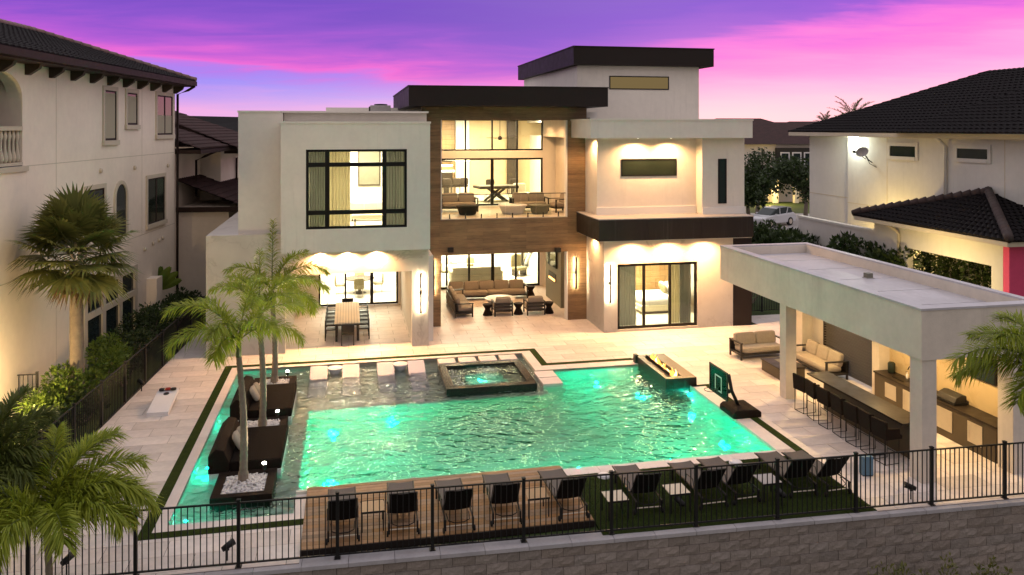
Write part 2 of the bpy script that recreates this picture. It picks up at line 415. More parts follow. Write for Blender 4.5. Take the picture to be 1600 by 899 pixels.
# ================================================================== GROUND, DECK, POOL
def rects_minus(r, holes):
    out = [r]
    for h in holes:
        nxt = []
        for a in out:
            x0, x1, y0, y1 = a
            ix0, ix1, iy0, iy1 = max(x0,h[0]), min(x1,h[1]), max(y0,h[2]), min(y1,h[3])
            if ix0 >= ix1 or iy0 >= iy1: nxt.append(a); continue
            if x0 < ix0: nxt.append((x0,ix0,y0,y1))
            if ix1 < x1: nxt.append((ix1,x1,y0,y1))
            if y0 < iy0: nxt.append((ix0,ix1,y0,iy0))
            if iy1 < y1: nxt.append((ix0,ix1,iy1,y1))
        out = nxt
    return out
FS = -.0327                                     # the front wall runs slightly askew to the pool
front_y = lambda x: 16.1+FS*x
POOLB = (-3.83, 11.08, 18.07, 29.28)
g = MB(); zl, zu = -2.6, -.06
for a in rects_minus((-900, 900, 15.9, 2500), [POOLB, (-9, 60, 15.9, 16.8)]):
    g.add([(a[0],a[2],zu),(a[1],a[2],zu),(a[1],a[3],zu),(a[0],a[3],zu)], [(0,1,2,3)])
g.add([(-9,front_y(-9)-.1,zu),(60,front_y(60)-.1,zu),(60,16.8,zu),(-9,16.8,zu)], [(0,1,2,3)])
g.add([(-900,-900,zl),(900,-900,zl),(900,15.9,zl),(-900,15.9,zl)], [(0,1,2,3)])
g.add([(-900,15.9,zl),(-9,15.9,zl),(-9,15.9,zu),(-900,15.9,zu)], [(0,1,2,3)])
struct(g.build('ground', M['grassf']))
def clip(poly, a, b, c):                        # keep a*x+b*y >= c
    out = []
    for i in range(len(poly)):
        p, q = poly[i], poly[(i+1) % len(poly)]
        dp, dq = a*p[0]+b*p[1]-c, a*q[0]+b*q[1]-c
        if dp >= 0: out.append(p)
        if dp*dq < 0:
            t = dp/(dp-dq); out.append((p[0]+t*(q[0]-p[0]), p[1]+t*(q[1]-p[1])))
    return out
# line of the side fence on the left
LF0, LFA = (-6.30, 33.0), R(4.0)
lfx = lambda y: LF0[0]+math.tan(LFA)*(y-LF0[1])
zones = [(-9.2,-4.3,15.7,31.0), (-4.3,6.75,29.75,31.0), (6.75,18.3,29.75,31.0), (-2.35,10.36,31.0,41.6), (10.36,18.3,31.0,31.45), (17.3,22,31.45,33),
         (7.0,18.3,27.8,29.75), (11.3,18.3,24.45,27.8), (11.75,18.3,18.72,24.45), (11.5,18.3,15.0,18.72), (-4.3,-.95,15.7,17.55),
         (-9.2,-5.2,31.0,46.0)]
slab = MB()
tw, tl = 1.2, .6
cells = []
for zx0, zx1, zy0, zy1 in zones:
    p = [(zx0,zy0),(zx1,zy0),(zx1,zy1),(zx0,zy1)]
    p = clip(p, 1, -math.tan(LFA), LF0[0]-math.tan(LFA)*LF0[1]+.02); p = clip(p, -FS, 1, 16.1-.12)
    if len(p) > 2: slab.prism(p, -.05, -.008)
    j0 = int(math.floor(zy0/tl)); 
    for j in range(j0, int(math.ceil(zy1/tl))):
        off = (j % 2)*tw*.5
        for i in range(int(math.floor((zx0-off)/tw)), int(math.ceil((zx1-off)/tw))):
            q = [(i*tw+off+.006, j*tl+.006), ((i+1)*tw+off-.006, j*tl+.006), ((i+1)*tw+off-.006, (j+1)*tl-.006), (i*tw+off+.006, (j+1)*tl-.006)]
            for a, b, c in ((1,0,zx0), (-1,0,-zx1), (0,1,zy0), (0,-1,-zy1), (1,-math.tan(LFA),LF0[0]-math.tan(LFA)*LF0[1]+.03), (-FS,1,16.1-.1)):
                q = clip(q, a, b, c)
                if len(q) < 3: break
            if len(q) < 3: continue
            cx = sum(v[0] for v in q)/len(q); cy = sum(v[1] for v in q)/len(q)
            cells.append((cx, cy, q))
M['tile'] = mat('porcelain_paver', (.65,.58,.545), .42, .2, .7, .12, 30, rnd=.13, streak=.18, sdir=(.8,.8,1))
M['grout'] = mat('grey_grout', (.16,.14,.125), .95, .1)
deck = struct(slab.build('pool_deck', M['grout']))
def on_screen(x, y, z=0, mg=0):
    d = x*SY+y*CY; r = x*CY-y*SY
    if d < 1: return False
    px, py = 800+F_PX*r/d, HOR+F_PX*(HC-z)/d
    return -mg < px < 1600+mg and -mg < py < 899+mg
def hidden(cx, cy):                            # tiles the house or pavilion covers
    return cy > 38.6 and cx < 3.9 or cx < -6 and cy > 40
cells.sort(key=lambda c: c[1]*CY+c[0]*SY)
full = MB().prism([(-tw/2+.006,-tl/2+.006),(tw/2-.006,-tl/2+.006),(tw/2-.006,tl/2-.006),(-tw/2+.006,tl/2-.006)], -.02, 0).mesh('paver', M['tile'])
rest = MB(); n = 0
rng = random.Random(3)
for cx, cy, q in cells:
    z = rng.uniform(-.0012, .0012)
    ext = (max(v[0] for v in q)-min(v[0] for v in q), max(v[1] for v in q)-min(v[1] for v in q))
    if n < 290 and on_screen(cx, cy) and ext[0] > .25 and ext[1] > .15:
        if len(q) == 4 and abs(ext[0]-tw+.012) < .001 and abs(ext[1]-tl+.012) < .001:
            link('paver', full, deck, loc=(cx, cy, z))
        else:
            MB().prism([(v[0]-cx, v[1]-cy) for v in q], -.02, 0).build('paver', M['tile'], deck, loc=(cx, cy, z))
        n += 1
    else: rest.prism(q, -.02+z, z)
rest.build('far_pavers', M['tile'], deck, kind='stuff')
# coping stones round the pool
M['coping'] = mat('pale_coping_stone', (.68,.61,.58), .5, .1, 2, .12, 40, rnd=.05)
def coping(x0, x1, y0, y1):
    ax = (x1-x0) >= (y1-y0); Ln = (x1-x0) if ax else (y1-y0); k = max(1, round(Ln/.9)); s = Ln/k
    me = None
    for i in range(k):
        if me is None:
            me = (MB().box(-s/2+.003, s/2-.003, -(y1-y0)/2, (y1-y0)/2, -.075, .004) if ax else MB().box(-(x1-x0)/2, (x1-x0)/2, -s/2+.003, s/2-.003, -.075, .004)).mesh('coping_stone', M['coping'])
        link('coping_stone', me, deck, loc=((x0+(i+.5)*s, (y0+y1)/2, 0) if ax else ((x0+x1)/2, y0+(i+.5)*s, 0)))
coping(-4.05, -3.8, 17.8, 29.25); coping(-4.05, 6.4, 29.25, 29.5); coping(-3.8, -.95, 17.8, 18.1)
coping(6.4, 6.75, 27.05, 29.5); coping(6.75, 10.2, 27.05, 27.55); coping(11.05, 11.5, 18.72, 24.3)
coping(5.2, 11.5, 18.72, 19.1); coping(-1.2, -.95, 18.1, 19.12)
# turf strips
tsb = MB()
for r in [(-4.3,-4.05,17.55,29.75), (-4.05,6.75,29.5,29.75), (6.75,7.0,27.55,29.75), (7.0,10.2,27.55,27.8), (11.5,11.75,18.72,24.45), (11.28,11.5,24.3,24.45), (-4.05,-.95,17.55,17.8)]:
    tsb.box(*r, -.04, .012)
struct(tsb.build('turf_strip', M['turf']))
# turf bed with blades
tb = MB().prism([(5.2,front_y(5.2)-.08),(11.5,front_y(11.5)-.08),(11.5,18.72),(5.2,18.72)], -.05, .0)
turf = struct(tb.build('turf_bed', M['turf']))
bl = MB(); rg = random.Random(5)
for i in range(26000):
    x = rg.uniform(5.2, 11.5); y = rg.uniform(front_y(x)-.05, 18.7); a = rg.uniform(0, 6.28); h = rg.uniform(.02, .05)
    lx, ly = rg.gauss(0, .015), rg.gauss(0, .015); dx, dy = .005*cos(a), .005*sin(a)
    bl.add([(x-dx,y-dy,-.002),(x+dx,y+dy,-.002),(x+lx,y+ly,h)], [(0,1,2)])
M['blade'] = leafmat('turf_blade', (.025,.045,.010), (.07,.09,.02), .1, .8)
o = bl.build('grass_blades', M['blade'], turf, kind='stuff')
# wood deck, board by board
wd = struct(MB().box(-.95+.02, 5.15-.02, 16.34, 19.1, -.05, .075).build('wood_deck', M['bronze']))
rg = random.Random(11); y = 16.32; k = 0
while y < 19.12:
    cut = rg.uniform(1.2, 3.6); xs = [-.95, -.95+cut, 5.15]
    if cut < 2.2: xs = [-.95, -.95+cut, -.95+cut+2.4, 5.15]
    for a, b in zip(xs, xs[1:]):
        MB().box(a+.003, b-.003, y, y+.134, .078, .10+rg.uniform(-.002,.002)).build('board', M['deckwood'], wd, bev=.004, seg=1)
    y += .14
MB().box(-.95, 5.15, 16.28, 16.315, -.04, .092).build('fascia', M['bronze'], wd)
# pool basin from a grid of cells with depths
xs = [-3.8, -1.2, 3.2, 5.2, 5.96, 6.4, 11.05]; ys = [18.1, 19.1, 25.1, 25.55, 27.05, 28.05, 29.25]
def depth(cx, cy):
    if not (-3.8 < cx < 11.05 and 18.1 < cy < 29.25): return None
    if cx < -1.2: return -.38
    if 3.2 < cx < 5.96 and 25.55 < cy < 28.05: return None      # the spa stands here
    if cy < 19.1: return None
    if cy < 25.1: return -1.55
    if cx < 6.4: return -.38
    if cy < 27.05: return -1.55
    return None
bm = MB(); wm = MB()
def cell(i, j):
    if 0 <= i < len(xs)-1 and 0 <= j < len(ys)-1: return depth((xs[i]+xs[i+1])/2, (ys[j]+ys[j+1])/2)
    return None
for i in range(len(xs)-1):
    for j in range(len(ys)-1):
        d = cell(i, j)
        if d is None: continue
        x0, x1, y0, y1 = xs[i], xs[i+1], ys[j], ys[j+1]
        bm.add([(x0,y0,d),(x1,y0,d),(x1,y1,d),(x0,y1,d)], [(0,1,2,3)])
        for di, dj, e in ((-1,0,((x0,y1),(x0,y0))), (1,0,((x1,y0),(x1,y1))), (0,-1,((x0,y0),(x1,y0))), (0,1,((x1,y1),(x0,y1)))):
            q = cell(i+di, j+dj); top = -.005 if q is None else q
            if top > d:
                (ax, ay), (bx, by) = e
                bm.add([(ax,ay,d),(bx,by,d),(bx,by,top),(ax,ay,top)], [(0,1,2,3)])
xw = [-3.81, -1.21, 3.21, 5.2, 5.95, 6.39, 11.06]; yw = [18.09, 19.09, 25.11, 25.56, 27.06, 28.04, 29.26]; WZ = -.085
idx = {}
def wv(x, y, z):
    k_ = (round(x,3), round(y,3), round(z,3))
    if k_ not in idx: idx[k_] = len(wm.v); wm.v.append(k_)
    return idx[k_]
for i in range(len(xs)-1):
    for j in range(len(ys)-1):
        d = cell(i, j)
        if d is None: continue
        d -= .03
        x0, x1, y0, y1 = xw[i], xw[i+1], yw[j], yw[j+1]
        wm.f.append((wv(x0,y0,WZ), wv(x1,y0,WZ), wv(x1,y1,WZ), wv(x0,y1,WZ)))
        wm.f.append((wv(x0,y1,d), wv(x1,y1,d), wv(x1,y0,d), wv(x0,y0,d)))
        for di, dj, e in ((-1,0,((x0,y1),(x0,y0))), (1,0,((x1,y0),(x1,y1))), (0,-1,((x0,y0),(x1,y0))), (0,1,((x1,y1),(x0,y1)))):
            q = cell(i+di, j+dj); top = WZ if q is None else q-.03
            if top > d:
                (ax, ay), (bx, by) = e
                wm.f.append((wv(ax,ay,d), wv(bx,by,d), wv(bx,by,top), wv(ax,ay,top)))
M['plaster'] = mat('pool_plaster', (.66,.64,.55), .7, .10, 2.5, .15, 30)
pool = struct(bm.build('pool_basin', M['plaster']))
MB().box(-1.2, 5.2, 19.0, 19.1, -1.6, .07).build('deck_edge', M['plaster'], pool)
# water
m = bpy.data.materials.new('pool_water'); m.use_nodes = True; t = NT(m.node_tree); t.n.clear(); M['water'] = m
v = t.new('ShaderNodeTexCoord').outputs['Object']
n1 = t.noise(t.mapping(v, rot=(0,0,.25), scale=(1, 1.35, 1)), 1.95, 1.5, .45, .5)
n2 = t.noise(t.mapping(v, loc=(4,3,1), rot=(0,0,.6), scale=(1.0, 1.25, 1)), 4.4, 1.5, .45, .6)
n3 = t.noise(v, .33, 2)
amp = t.mapr(n3, .3, .7, .5, 1.15)
hgt = t.math('MULTIPLY', t.math('ADD', t.math('MULTIPLY', n1, .75), t.math('MULTIPLY', n2, .36)), amp)
bn = t.new('ShaderNodeBump'); bn.inputs['Strength'].default_value = 1; bn.inputs['Distance'].default_value = .26
t.l.new(hgt, bn.inputs['Height'])
tr0 = t.new('ShaderNodeBsdfTransparent')
rf = t.new('ShaderNodeBsdfRefraction'); rf.inputs['IOR'].default_value = 1.33; rf.inputs['Roughness'].default_value = 0; t.l.new(bn.outputs[0], rf.inputs['Normal'])
tr = t.new('ShaderNodeMixShader'); tr.inputs[0].default_value = .10; t.l.new(rf.outputs[0], tr.inputs[1]); t.l.new(tr0.outputs[0], tr.inputs[2])
va = t.new('ShaderNodeVolumeAbsorption'); va.inputs[0].default_value = (.0, .88, .76, 1); va.inputs[1].default_value = .55
gl = t.new('ShaderNodeBsdfGlossy'); gl.inputs['Roughness'].default_value = .0; t.l.new(bn.outputs[0], gl.inputs['Normal'])
fr = t.new('ShaderNodeFresnel'); fr.inputs[0].default_value = 1.7; t.l.new(bn.outputs[0], fr.inputs['Normal'])
mx = t.new('ShaderNodeMixShader'); t.l.new(fr.outputs[0], mx.inputs[0]); t.l.new(tr.outputs[0], mx.inputs[1]); t.l.new(gl.outputs[0], mx.inputs[2])
o_ = t.new('ShaderNodeOutputMaterial'); t.l.new(mx.outputs[0], o_.inputs[0]); t.l.new(va.outputs[0], o_.inputs['Volume'])
water = struct(wm.build('pool_water', M['water']))
PG = (.0, 1., .68)
def pool_lamp(x, y, z, nx, ny, power, label, grp='underwater pool lamps'):
    th = thing('pool_lamp', label, 'pool light', (x, y, z), math.atan2(-nx, ny), grp)   # local +y = facing
    MB().lathe([(.10,0),(.10,.03),(.085,.04)], 16).xf(lambda a, b, c: (a, c, b)).build('rim', M['steel'], th, True)
    MB().lathe([(.08,0),(.08,.012)], 16).xf(lambda a, b, c: (a, .042+c, b)).build('lens', M['pool_e'], th)
    light('POINT', (0, .3 if z > -.4 else .75, -.02 if z > -.4 else -.25), power, PG, th, .02)
SHZ, DZ = -.24, -.62
pool_lamp(-3.80, 18.55, SHZ, 1, 0, 107, 'glowing pool lamp at the front corner of the shallow shelf')
pool_lamp(-3.80, 21.3, SHZ, 1, 0, 107, 'glowing pool lamp in shelf wall beside the nearer daybed')
pool_lamp(-3.80, 24.7, SHZ, 1, 0, 107, 'glowing pool lamp in shelf wall beside the farther daybed')
pool_lamp(-3.80, 27.9, SHZ, 1, 0, 49, 'pool lamp at the back corner of the shallow shelf')
pool_lamp(1.25, 25.1, DZ, 0, -1, 117, 'glowing pool lamp in the step wall below the white in-pool loungers')
pool_lamp(-1.2, 23.6, DZ, 1, 0, 117, 'glowing pool lamp in deep wall near the pool corner by the loungers')
pool_lamp(-1.2, 20.4, DZ, 1, 0, 132, 'glowing pool lamp in deep wall near the front planter')
pool_lamp(.9, 19.1, DZ, 0, 1, 164, 'added unseen pool lamp in deep wall below the first deck loungers')  # lamps along this front wall are added, out of sight, to even the glow
pool_lamp(3.4, 19.1, DZ, 0, 1, 179, 'added unseen pool lamp in deep wall below the wooden deck')
pool_lamp(5.9, 19.1, DZ, 0, 1, 179, 'added unseen pool lamp in deep wall where the wooden deck ends')
pool_lamp(8.4, 19.1, DZ, 0, 1, 164, 'added unseen pool lamp in deep wall below the turf bed')
pool_lamp(11.05, 20.6, DZ, -1, 0, 132, 'pool lamp in the right deep wall near the front corner')
pool_lamp(11.05, 22.9, DZ, -1, 0, 132, 'glowing pool lamp below the basketball hoop')
pool_lamp(8.4, 27.05, DZ, 0, -1, 101, 'pool lamp in deep wall between spa pavers and fire trough')
# ================================================================== RETAINING WALL
wall = thing('retaining_wall', 'grey split face block retaining wall under the black fence', 'wall', (0, 16.1, 0), math.atan(FS))
rg = random.Random(21)
bw, bh, bd = .455, .205, .30
meshes = []
for k in range(7):
    b_ = MB(); nx_, nz_ = 5, 3
    fr_ = [[(-bw/2+.004+(bw-.008)*i/nx_, -.0+(rg.uniform(-.014,.010) if 0 < i < nx_ and 0 < j < nz_ else .012+rg.uniform(-.004,.004)), -bh/2+.003+(bh-.006)*j/nz_) for j in range(nz_+1)] for i in range(nx_+1)]
    vv = [p for row in fr_ for p in row]; ff = []
    for i in range(nx_):
        for j in range(nz_):
            a = i*(nz_+1)+j; ff.append((a, a+nz_+1, a+nz_+2, a+1))
    b_.add(vv, ff)
    b_.add([(-bw/2+.004,.012,-bh/2+.003),(bw/2-.004,.012,-bh/2+.003),(bw/2-.004,.012,bh/2-.003),(-bw/2+.004,.012,bh/2-.003),
            (-bw/2+.004,bd,-bh/2+.003),(bw/2-.004,bd,-bh/2+.003),(bw/2-.004,bd,bh/2-.003),(-bw/2+.004,bd,bh/2-.003)],
           [(3,2,6,7),(0,4,5,1),(0,3,7,4),(1,5,6,2)])
    meshes.append(b_.mesh('block', M['block']))
cnt = 0; far = MB()
for c in range(12):
    z = -.10-bh*(c+.5); yf = -.22-.018*c
    for i in range(-16, 44):
        x = i*bw+(c % 2)*bw/2
        wx, wy = x*cos(math.atan(FS))-yf*sin(math.atan(FS)), 16.1+yf
        if on_screen(x-.3, wy, z+.1, 12) or on_screen(x+.3, wy, z+.1, 12):
            ob = link('block', rg.choice(meshes), wall, loc=(x, yf+rg.uniform(-.006,.006), z)); cnt += 1

MB().box(-8, 19.5, -.10, .22, -2.6, -.10).build('core', M['soil'], wall)
for i in range(-9, 22):
    MB().box(i*.9+.003, (i+1)*.9-.003, -.255, .10, -.098, -.012).build('cap_stone', M['cap'], wall, bev=.006, seg=1)
# ================================================================== FENCES
def fence(name, label, p0, p1, posts, height=1.25, zb=0, gap=.117, seen=None):
    L_ = math.hypot(p1[0]-p0[0], p1[1]-p0[1]); a = math.atan2(p1[1]-p0[1], p1[0]-p0[0])
    th = thing(name, label, 'fence', (p0[0], p0[1], zb), a)
    pm = MB().box(-.032,.032,-.032,.032,0,height+.03).box(-.04,.04,-.04,.04,height+.03,height+.05).box(-.06,.06,-.06,.06,0,.012).mesh('post', M['blackp'])
    qm = MB().box(-.009,.009,-.009,.009,.07,height-.01).mesh('picket', M['blackp'])
    for i, u in enumerate(posts):
        link('post', pm, th, loc=(u, 0, 0))
        if i+1 < len(posts):
            e = posts[i+1]-u
            for zz in (.07, height-.02, ):
                MB().box(u+.03, u+e-.03, -.018, .018, zz-.014, zz+.014).build('rail', M['blackp'], th)
            k = round(e/gap)
            for j in range(1, k):
                link('picket', qm, th, loc=(u+e*j/k, 0, 0))
    return th
sp = 1.871; P00 = -.22-4*sp
fence('front_fence', 'black metal picket fence on top of the block wall', (P00, front_y(P00)-.05), (P00+13*sp, front_y(P00+13*sp)-.05), [sp*i/cos(math.atan(FS)) for i in range(14)], 1.26)
yb = [16.9+1.9*i for i in range(13)]
fence('side_fence', 'black metal picket fence between pool deck and shrub bed', (lfx(16.9), 16.9), (lfx(40), 40), [1.9*i for i in range(13)], 1.3, -.04, .125)
fence('short_fence', 'short black fence run beside the beige neighbour wall', (-12.2, 26.3), (-9.2, 26.3), [0, 1.5, 3.0], 1.15, -.05, .125)
# ================================================================== SPA, FIRE TROUGH, PAVERS, PLANTERS
spa = thing('spa', 'square black tiled spa with bubbling water set into pool', 'spa', (4.58, 26.8, 0))
sx, sy = 1.5, 1.37
MB().box(-sx,sx,-sy,-sy+.28,-1.54,.085).box(-sx,sx,sy-.28,sy,-.37,.085).box(-sx,-sx+.28,-sy+.28,sy-.28,-1.54,.085).box(sx-.28,sx,-sy+.28,sy-.28,-1.54,.085).build('rim', M['spa_tile'], spa, bev=.01)
ib, iw = (sx-.28, sy-.28), (.68, .52)
bmesh_ = MB()
for a in rects_minus((-ib[0],ib[0],-ib[1],ib[1]), [(-iw[0],iw[0],-iw[1],iw[1])]): bmesh_.box(*a, -.9, -.30)
bmesh_.build('bench', M['stone_gr'], spa)
MB().box(-iw[0],iw[0],-iw[1],iw[1],-.95,-.8).build('footwell', M['plaster'], spa)
MB().box(-ib[0]-.01,ib[0]+.01,-ib[1]-.01,ib[1]+.01,-.93,.04).build('water', M['water'], spa)
MB().lathe([(.09,-.795),(.09,-.78)], 16).build('lamp', M['pool_e'], spa)
light('POINT', (-.15, 0, -.5), 60, PG, spa, .03)
rg = random.Random(4)
fo = MB()
for i in range(60):     # foam where the jets break the surface
    a = (rg.gauss(.2,.16), rg.gauss(.62,.2)) if i < 35 else (-1.0+rg.gauss(0,.06), rg.uniform(-.9,.8))
    r = rg.uniform(.012,.035); fo.pillow((a[0],a[1],.045), (2*r,2*r,r), 1, None, 6, 4)
fo.build('foam', M['white_pl'], spa, True, kind='stuff')
for i in range(4):
    tag(MB().box(-.31,.31,-.3,.3,-.37,.0).build('step_paver', M['coping'], None, bev=.006, loc=(3.5+.76*i, 28.87, 0)),
        f'{["leftmost","second","third","rightmost"][i]} pale stepping paver in the row behind the spa', 'paver', 'stepping pavers behind the spa')
for i in range(2):
    tag(MB().box(-.34,.34,-.33,.33,-1.54,.0).build('step_paver', M['coping'], None, bev=.006, loc=(6.66, 26.62-.72*i, 0)),
        f'{["farther","nearer"][i]} of two pale pavers beside the spa in deep water', 'paver', 'pavers beside the spa')
ft = thing('fire_trough', 'dark stone fire trough with a row of flames at pool edge', 'fire feature', (10.74, 25.9, 0))
MB().box(-.54,-.30,-1.4,1.4,-1.54,.25).box(.10,.54,-1.4,1.4,-1.54,.25).box(-.30,.10,-1.4,-1.15,-1.54,.25).box(-.30,.10,1.15,1.4,-1.54,.25).build('trough', M['darkstone'], ft, bev=.008)
MB().box(-.30,.10,-1.15,1.15,-.2,.12).build('burner_bed', M['soil'], ft)
MB().box(-.62,-.50,1.25,1.45,-.3,.30).build('end_post', M['darkstone'], ft)
MB().box(-.285,-.275,-1.1,1.1,.125,.36).build('glass_guard', glassmat('guard_glass', (.98,.95,.85), .12), ft)
rg = random.Random(9)
lav = MB()
for i in range(160):
    r = rg.uniform(.02,.045); lav.pillow((rg.uniform(-.27,.07), rg.uniform(-1.1,1.1), .125+r*.3), (2*r,2*r*rg.uniform(.7,1),1.4*r), 1, None, 6, 4)
lav.build('lava_rock', M['charcoal'], ft, kind='stuff')
M['fire2'] = emis('flame_core', (1., .66, .22), 5)
def flame(h, r, seed):
    q = random.Random(seed); ph = q.uniform(0, 6); b = MB(); pts = []; rs = []
    for i in range(8):
        t_ = i/7; pts.append((.35*r*sin(ph+4*t_)*t_*1.6, .8*r*cos(ph*1.3+5*t_)*t_, .1+h*t_)); rs.append(max(.004, r*(sin(pi*min(1, .25+.75*t_)))**.8*(1-.35*t_)))
    return b.tube(pts, rs, 7)
for i in range(13):
    y = -1.05+2.1*i/12+rg.uniform(-.05,.05); h = rg.uniform(.14,.36)
    flame(h, rg.uniform(.05,.085), i).xf(lambda a,b,c,y=y: (a-.09, b+y, c+.03)).build('flame', M['fire'] if i % 3 else M['fire2'], ft, True)
for y in (-.8, -.25, .3, .85): light('POINT', (-.09, y, .42), 8, (1,.5,.16), ft, .08)
pool_lamp(10.2, 24.9, DZ, -1, 0, 40, 'glowing pool lamp in the side of the fire trough')
pool_lamp(10.9, 24.5, DZ+.25, 0, -1, 40, 'glowing pool lamp below the front end of the fire trough')
M['gravel2'] = mat('white_pebble', (.62,.60,.60), .8, .25, 9)
pebm = []
for k in range(4):
    pebm.append(MB().pillow((0,0,0), (.07,.055,.045), .9, None, 7, 4))
PN = ['front', 'middle', 'back']
plant_rng = [(18.97,20.4), (22.82,24.02), (26.5,27.85)]
for i, (y0, y1) in enumerate(plant_rng):
    cx, cy = -2.41, (y0+y1)/2; hx, hy = .68, (y1-y0)/2
    pt = thing('planter', f'{PN[i]} square dark planter of white pebbles round a palm in pool', 'planter', (cx, cy, 0), 0, 'planters in the pool')
    MB().box(-hx,hx,-hy,-hy+.2,-.37,.1).box(-hx,hx,hy-.2,hy,-.37,.1).box(-hx,-hx+.2,-hy+.2,hy-.2,-.37,.1).box(hx-.2,hx,-hy+.2,hy-.2,-.37,.1).build('kerb', M['wicker'], pt, bev=.008)
    MB().box(-hx+.2,hx-.2,-hy+.2,hy-.2,-.3,.06).build('soil', M['gravel2'], pt)
    rg = random.Random(30+i); pb = MB()
    for k in range(520):
        s = rg.uniform(.6,1.3); a = rg.uniform(0,6.28); X = rg.uniform(-hx+.22,hx-.22); Y = rg.uniform(-hy+.22,hy-.22)
        hgt_ = .075+.09*max(0, 1-math.hypot(X,Y)/.42)
        pb.pillow((X,Y,hgt_+rg.uniform(-.01,.012)), (.075*s,.055*s,.05*s), .9, rotz(a), 6, 3)
    pb.build('pebbles', M['gravel2'], pt, kind='stuff')
    # small landscape uplight standing in the planter
    lx, ly = hx-.28, hy-.30
    ul = thing('uplight', f'small lit uplight at the corner of the {PN[i]} pool planter', 'garden light', (cx+lx, cy+ly, .1), 0, 'uplights in the pool planters')
    MB().tube([(0,0,-.05),(0,0,.12)], .012, 6).build('stake', M['blackp'], ul)
    MB().lathe([(.02,.10),(.05,.14),(.055,.24)], 12).build('housing', M['blackp'], ul, True)
    MB().pillow((0,0,.255), (.10,.10,.06), 1, None, 10, 6).build('lamp', M['spot_e'], ul, True)
    light('SPOT', (0, 0, .32), 520, WARMW, ul, .05, (R(14), R(-14), 0) if False else (R(180+12), R(8), 0), 95, .7)
def daybed(y0, y1, label):
    cy = (y0+y1)/2; hy = (y1-y0)/2
    th = thing('daybed', label, 'daybed', (-2.5, cy, 0), 0, 'daybeds in the pool')
    MB().box(-.85,.85,-hy,hy,-.37,.03).build('plinth', M['white_pl'], th)
    MB().box(-.36,.86,-hy+.02,hy-.02,.034,.30).build('mattress', M['dkfab'], th, bev=.03, seg=3)
    MB().prism_y([(-.87,.034),(-.37,.034),(-.37,.26),(-.50,.58),(-.70,.63),(-.87,.46)], -hy+.01, hy-.01).build('headboard', M['wicker'], th, bev=.02, seg=2)
    for k, (m_, yy) in enumerate(((M['tan'], -.32), (M['taupe'], -.02), )):
        MB().pillow((0,0,0), (.16,.50,.44), .55, None, 18, 10).xf(lambda a,b,c: roty(R(-28))((a,b,c))).build('cushion', m_, th, True, loc=(-.27+.05*k, yy+.05, .50))
    return th
daybed(20.45, 22.78, 'nearer black wicker daybed with two cushions in the pool')
daybed(24.07, 26.45, 'farther black wicker daybed with two cushions in the pool')
# in-pool loungers and drum tables
M['shade_res'] = mat('lavender_shade_resin', (.52,.49,.56), .5, .05, 3)  # white resin with the lavender sky shade put into its colour
def ledge_lounger(x, label):
    prof = [(1.02,.12),(.96,.15),(.10,-.12),(-.35,-.20),(-.75,-.11),(-1.15,-.24),(-1.4,-.31),(-1.4,-.37),(.9,-.37),(1.02,-.30)]
    th = tag(MB().prism_x(prof, -.3, .3).build('ledge_lounger', M['shade_res'], None, bev=.03, seg=3, loc=(x, 27.68, 0)), label, 'lounger', 'white loungers in the shallow pool')
for i, x in enumerate((-1.02, .07, 1.27, 2.35)):
    ledge_lounger(x, f'{["leftmost","second","third","rightmost"][i]} white moulded lounger standing in shallow water')
for i, x in enumerate((-.47, 1.79)):
    tag(MB().lathe([(.16,-.37),(.15,-.2),(.2,.0),(.27,.07),(.27,.10),(.24,.105)], 24).build('drum_table', M['white_pl'], None, True, loc=(x, 28.5, 0)),
        f'white drum side table between the {["left","right"][i]} pair of in-pool loungers', 'side table', 'drum tables in the pool')
# cornhole boards
def cornhole(loc, rz, label):
    th = thing('cornhole_board', label, 'game board', loc, rz)
    MB().prism_x([(-.62,.09),(.62,.30),(.62,.335),(-.62,.125)], -.30, .30).build('top', M['white_pl'], th)
    MB().prism_x([(-.62,.0),(.62,.22),(.62,.299),(-.62,.089)], -.298, -.27).prism_x([(-.62,.0),(.62,.22),(.62,.299),(-.62,.089)], .27, .298).prism_y([(-.27,.0),(.27,.0),(.27,.085),(-.27,.085)], -.618, -.6).build('frame', M['white_pl'], th)
    MB().box(-.26,-.22,.5,.56,0,.28).box(.22,.26,.5,.56,0,.28).build('leg', M['white_pl'], th)
    MB().lathe([(.085,0),(.085,.004)], 20).xf(lambda a,b,c: (a, b*.985, c)).xf(rotx(R(9.6)) if False else (lambda a,b,c: rotx(R(9.6))((a,b,c)))).build('hole', M['blackp'], th, loc=(0,.36,.293))
    return th
cb = cornhole((-5.52, 25.72, 0), 0, 'white cornhole board with bean bags on its far end'); cb.scale = (1, 1.2, 1)
cb2 = cornhole((-5.75, 19.9, 0), pi, 'white cornhole board half hidden behind the foreground palm'); cb2.scale = (1, 1.2, 1)
for i, (dx, dy) in enumerate(((-.17,.0),(.0,.02),(.17,.0))):
    tag(MB().pillow((0,0,0), (.17,.17,.07), .6, None, 12, 6).build('bean_bag', [M['blackp'], mat('red_canvas', (.28,.03,.02), .9), M['blackp']][i], None, True, loc=(-5.52+dx, 26.36+dy, .365)),
        ['left dark bean bag on cornhole board', 'red bean bag on cornhole board', 'right dark bean bag on cornhole board'][i], 'bean bag', 'bean bags')
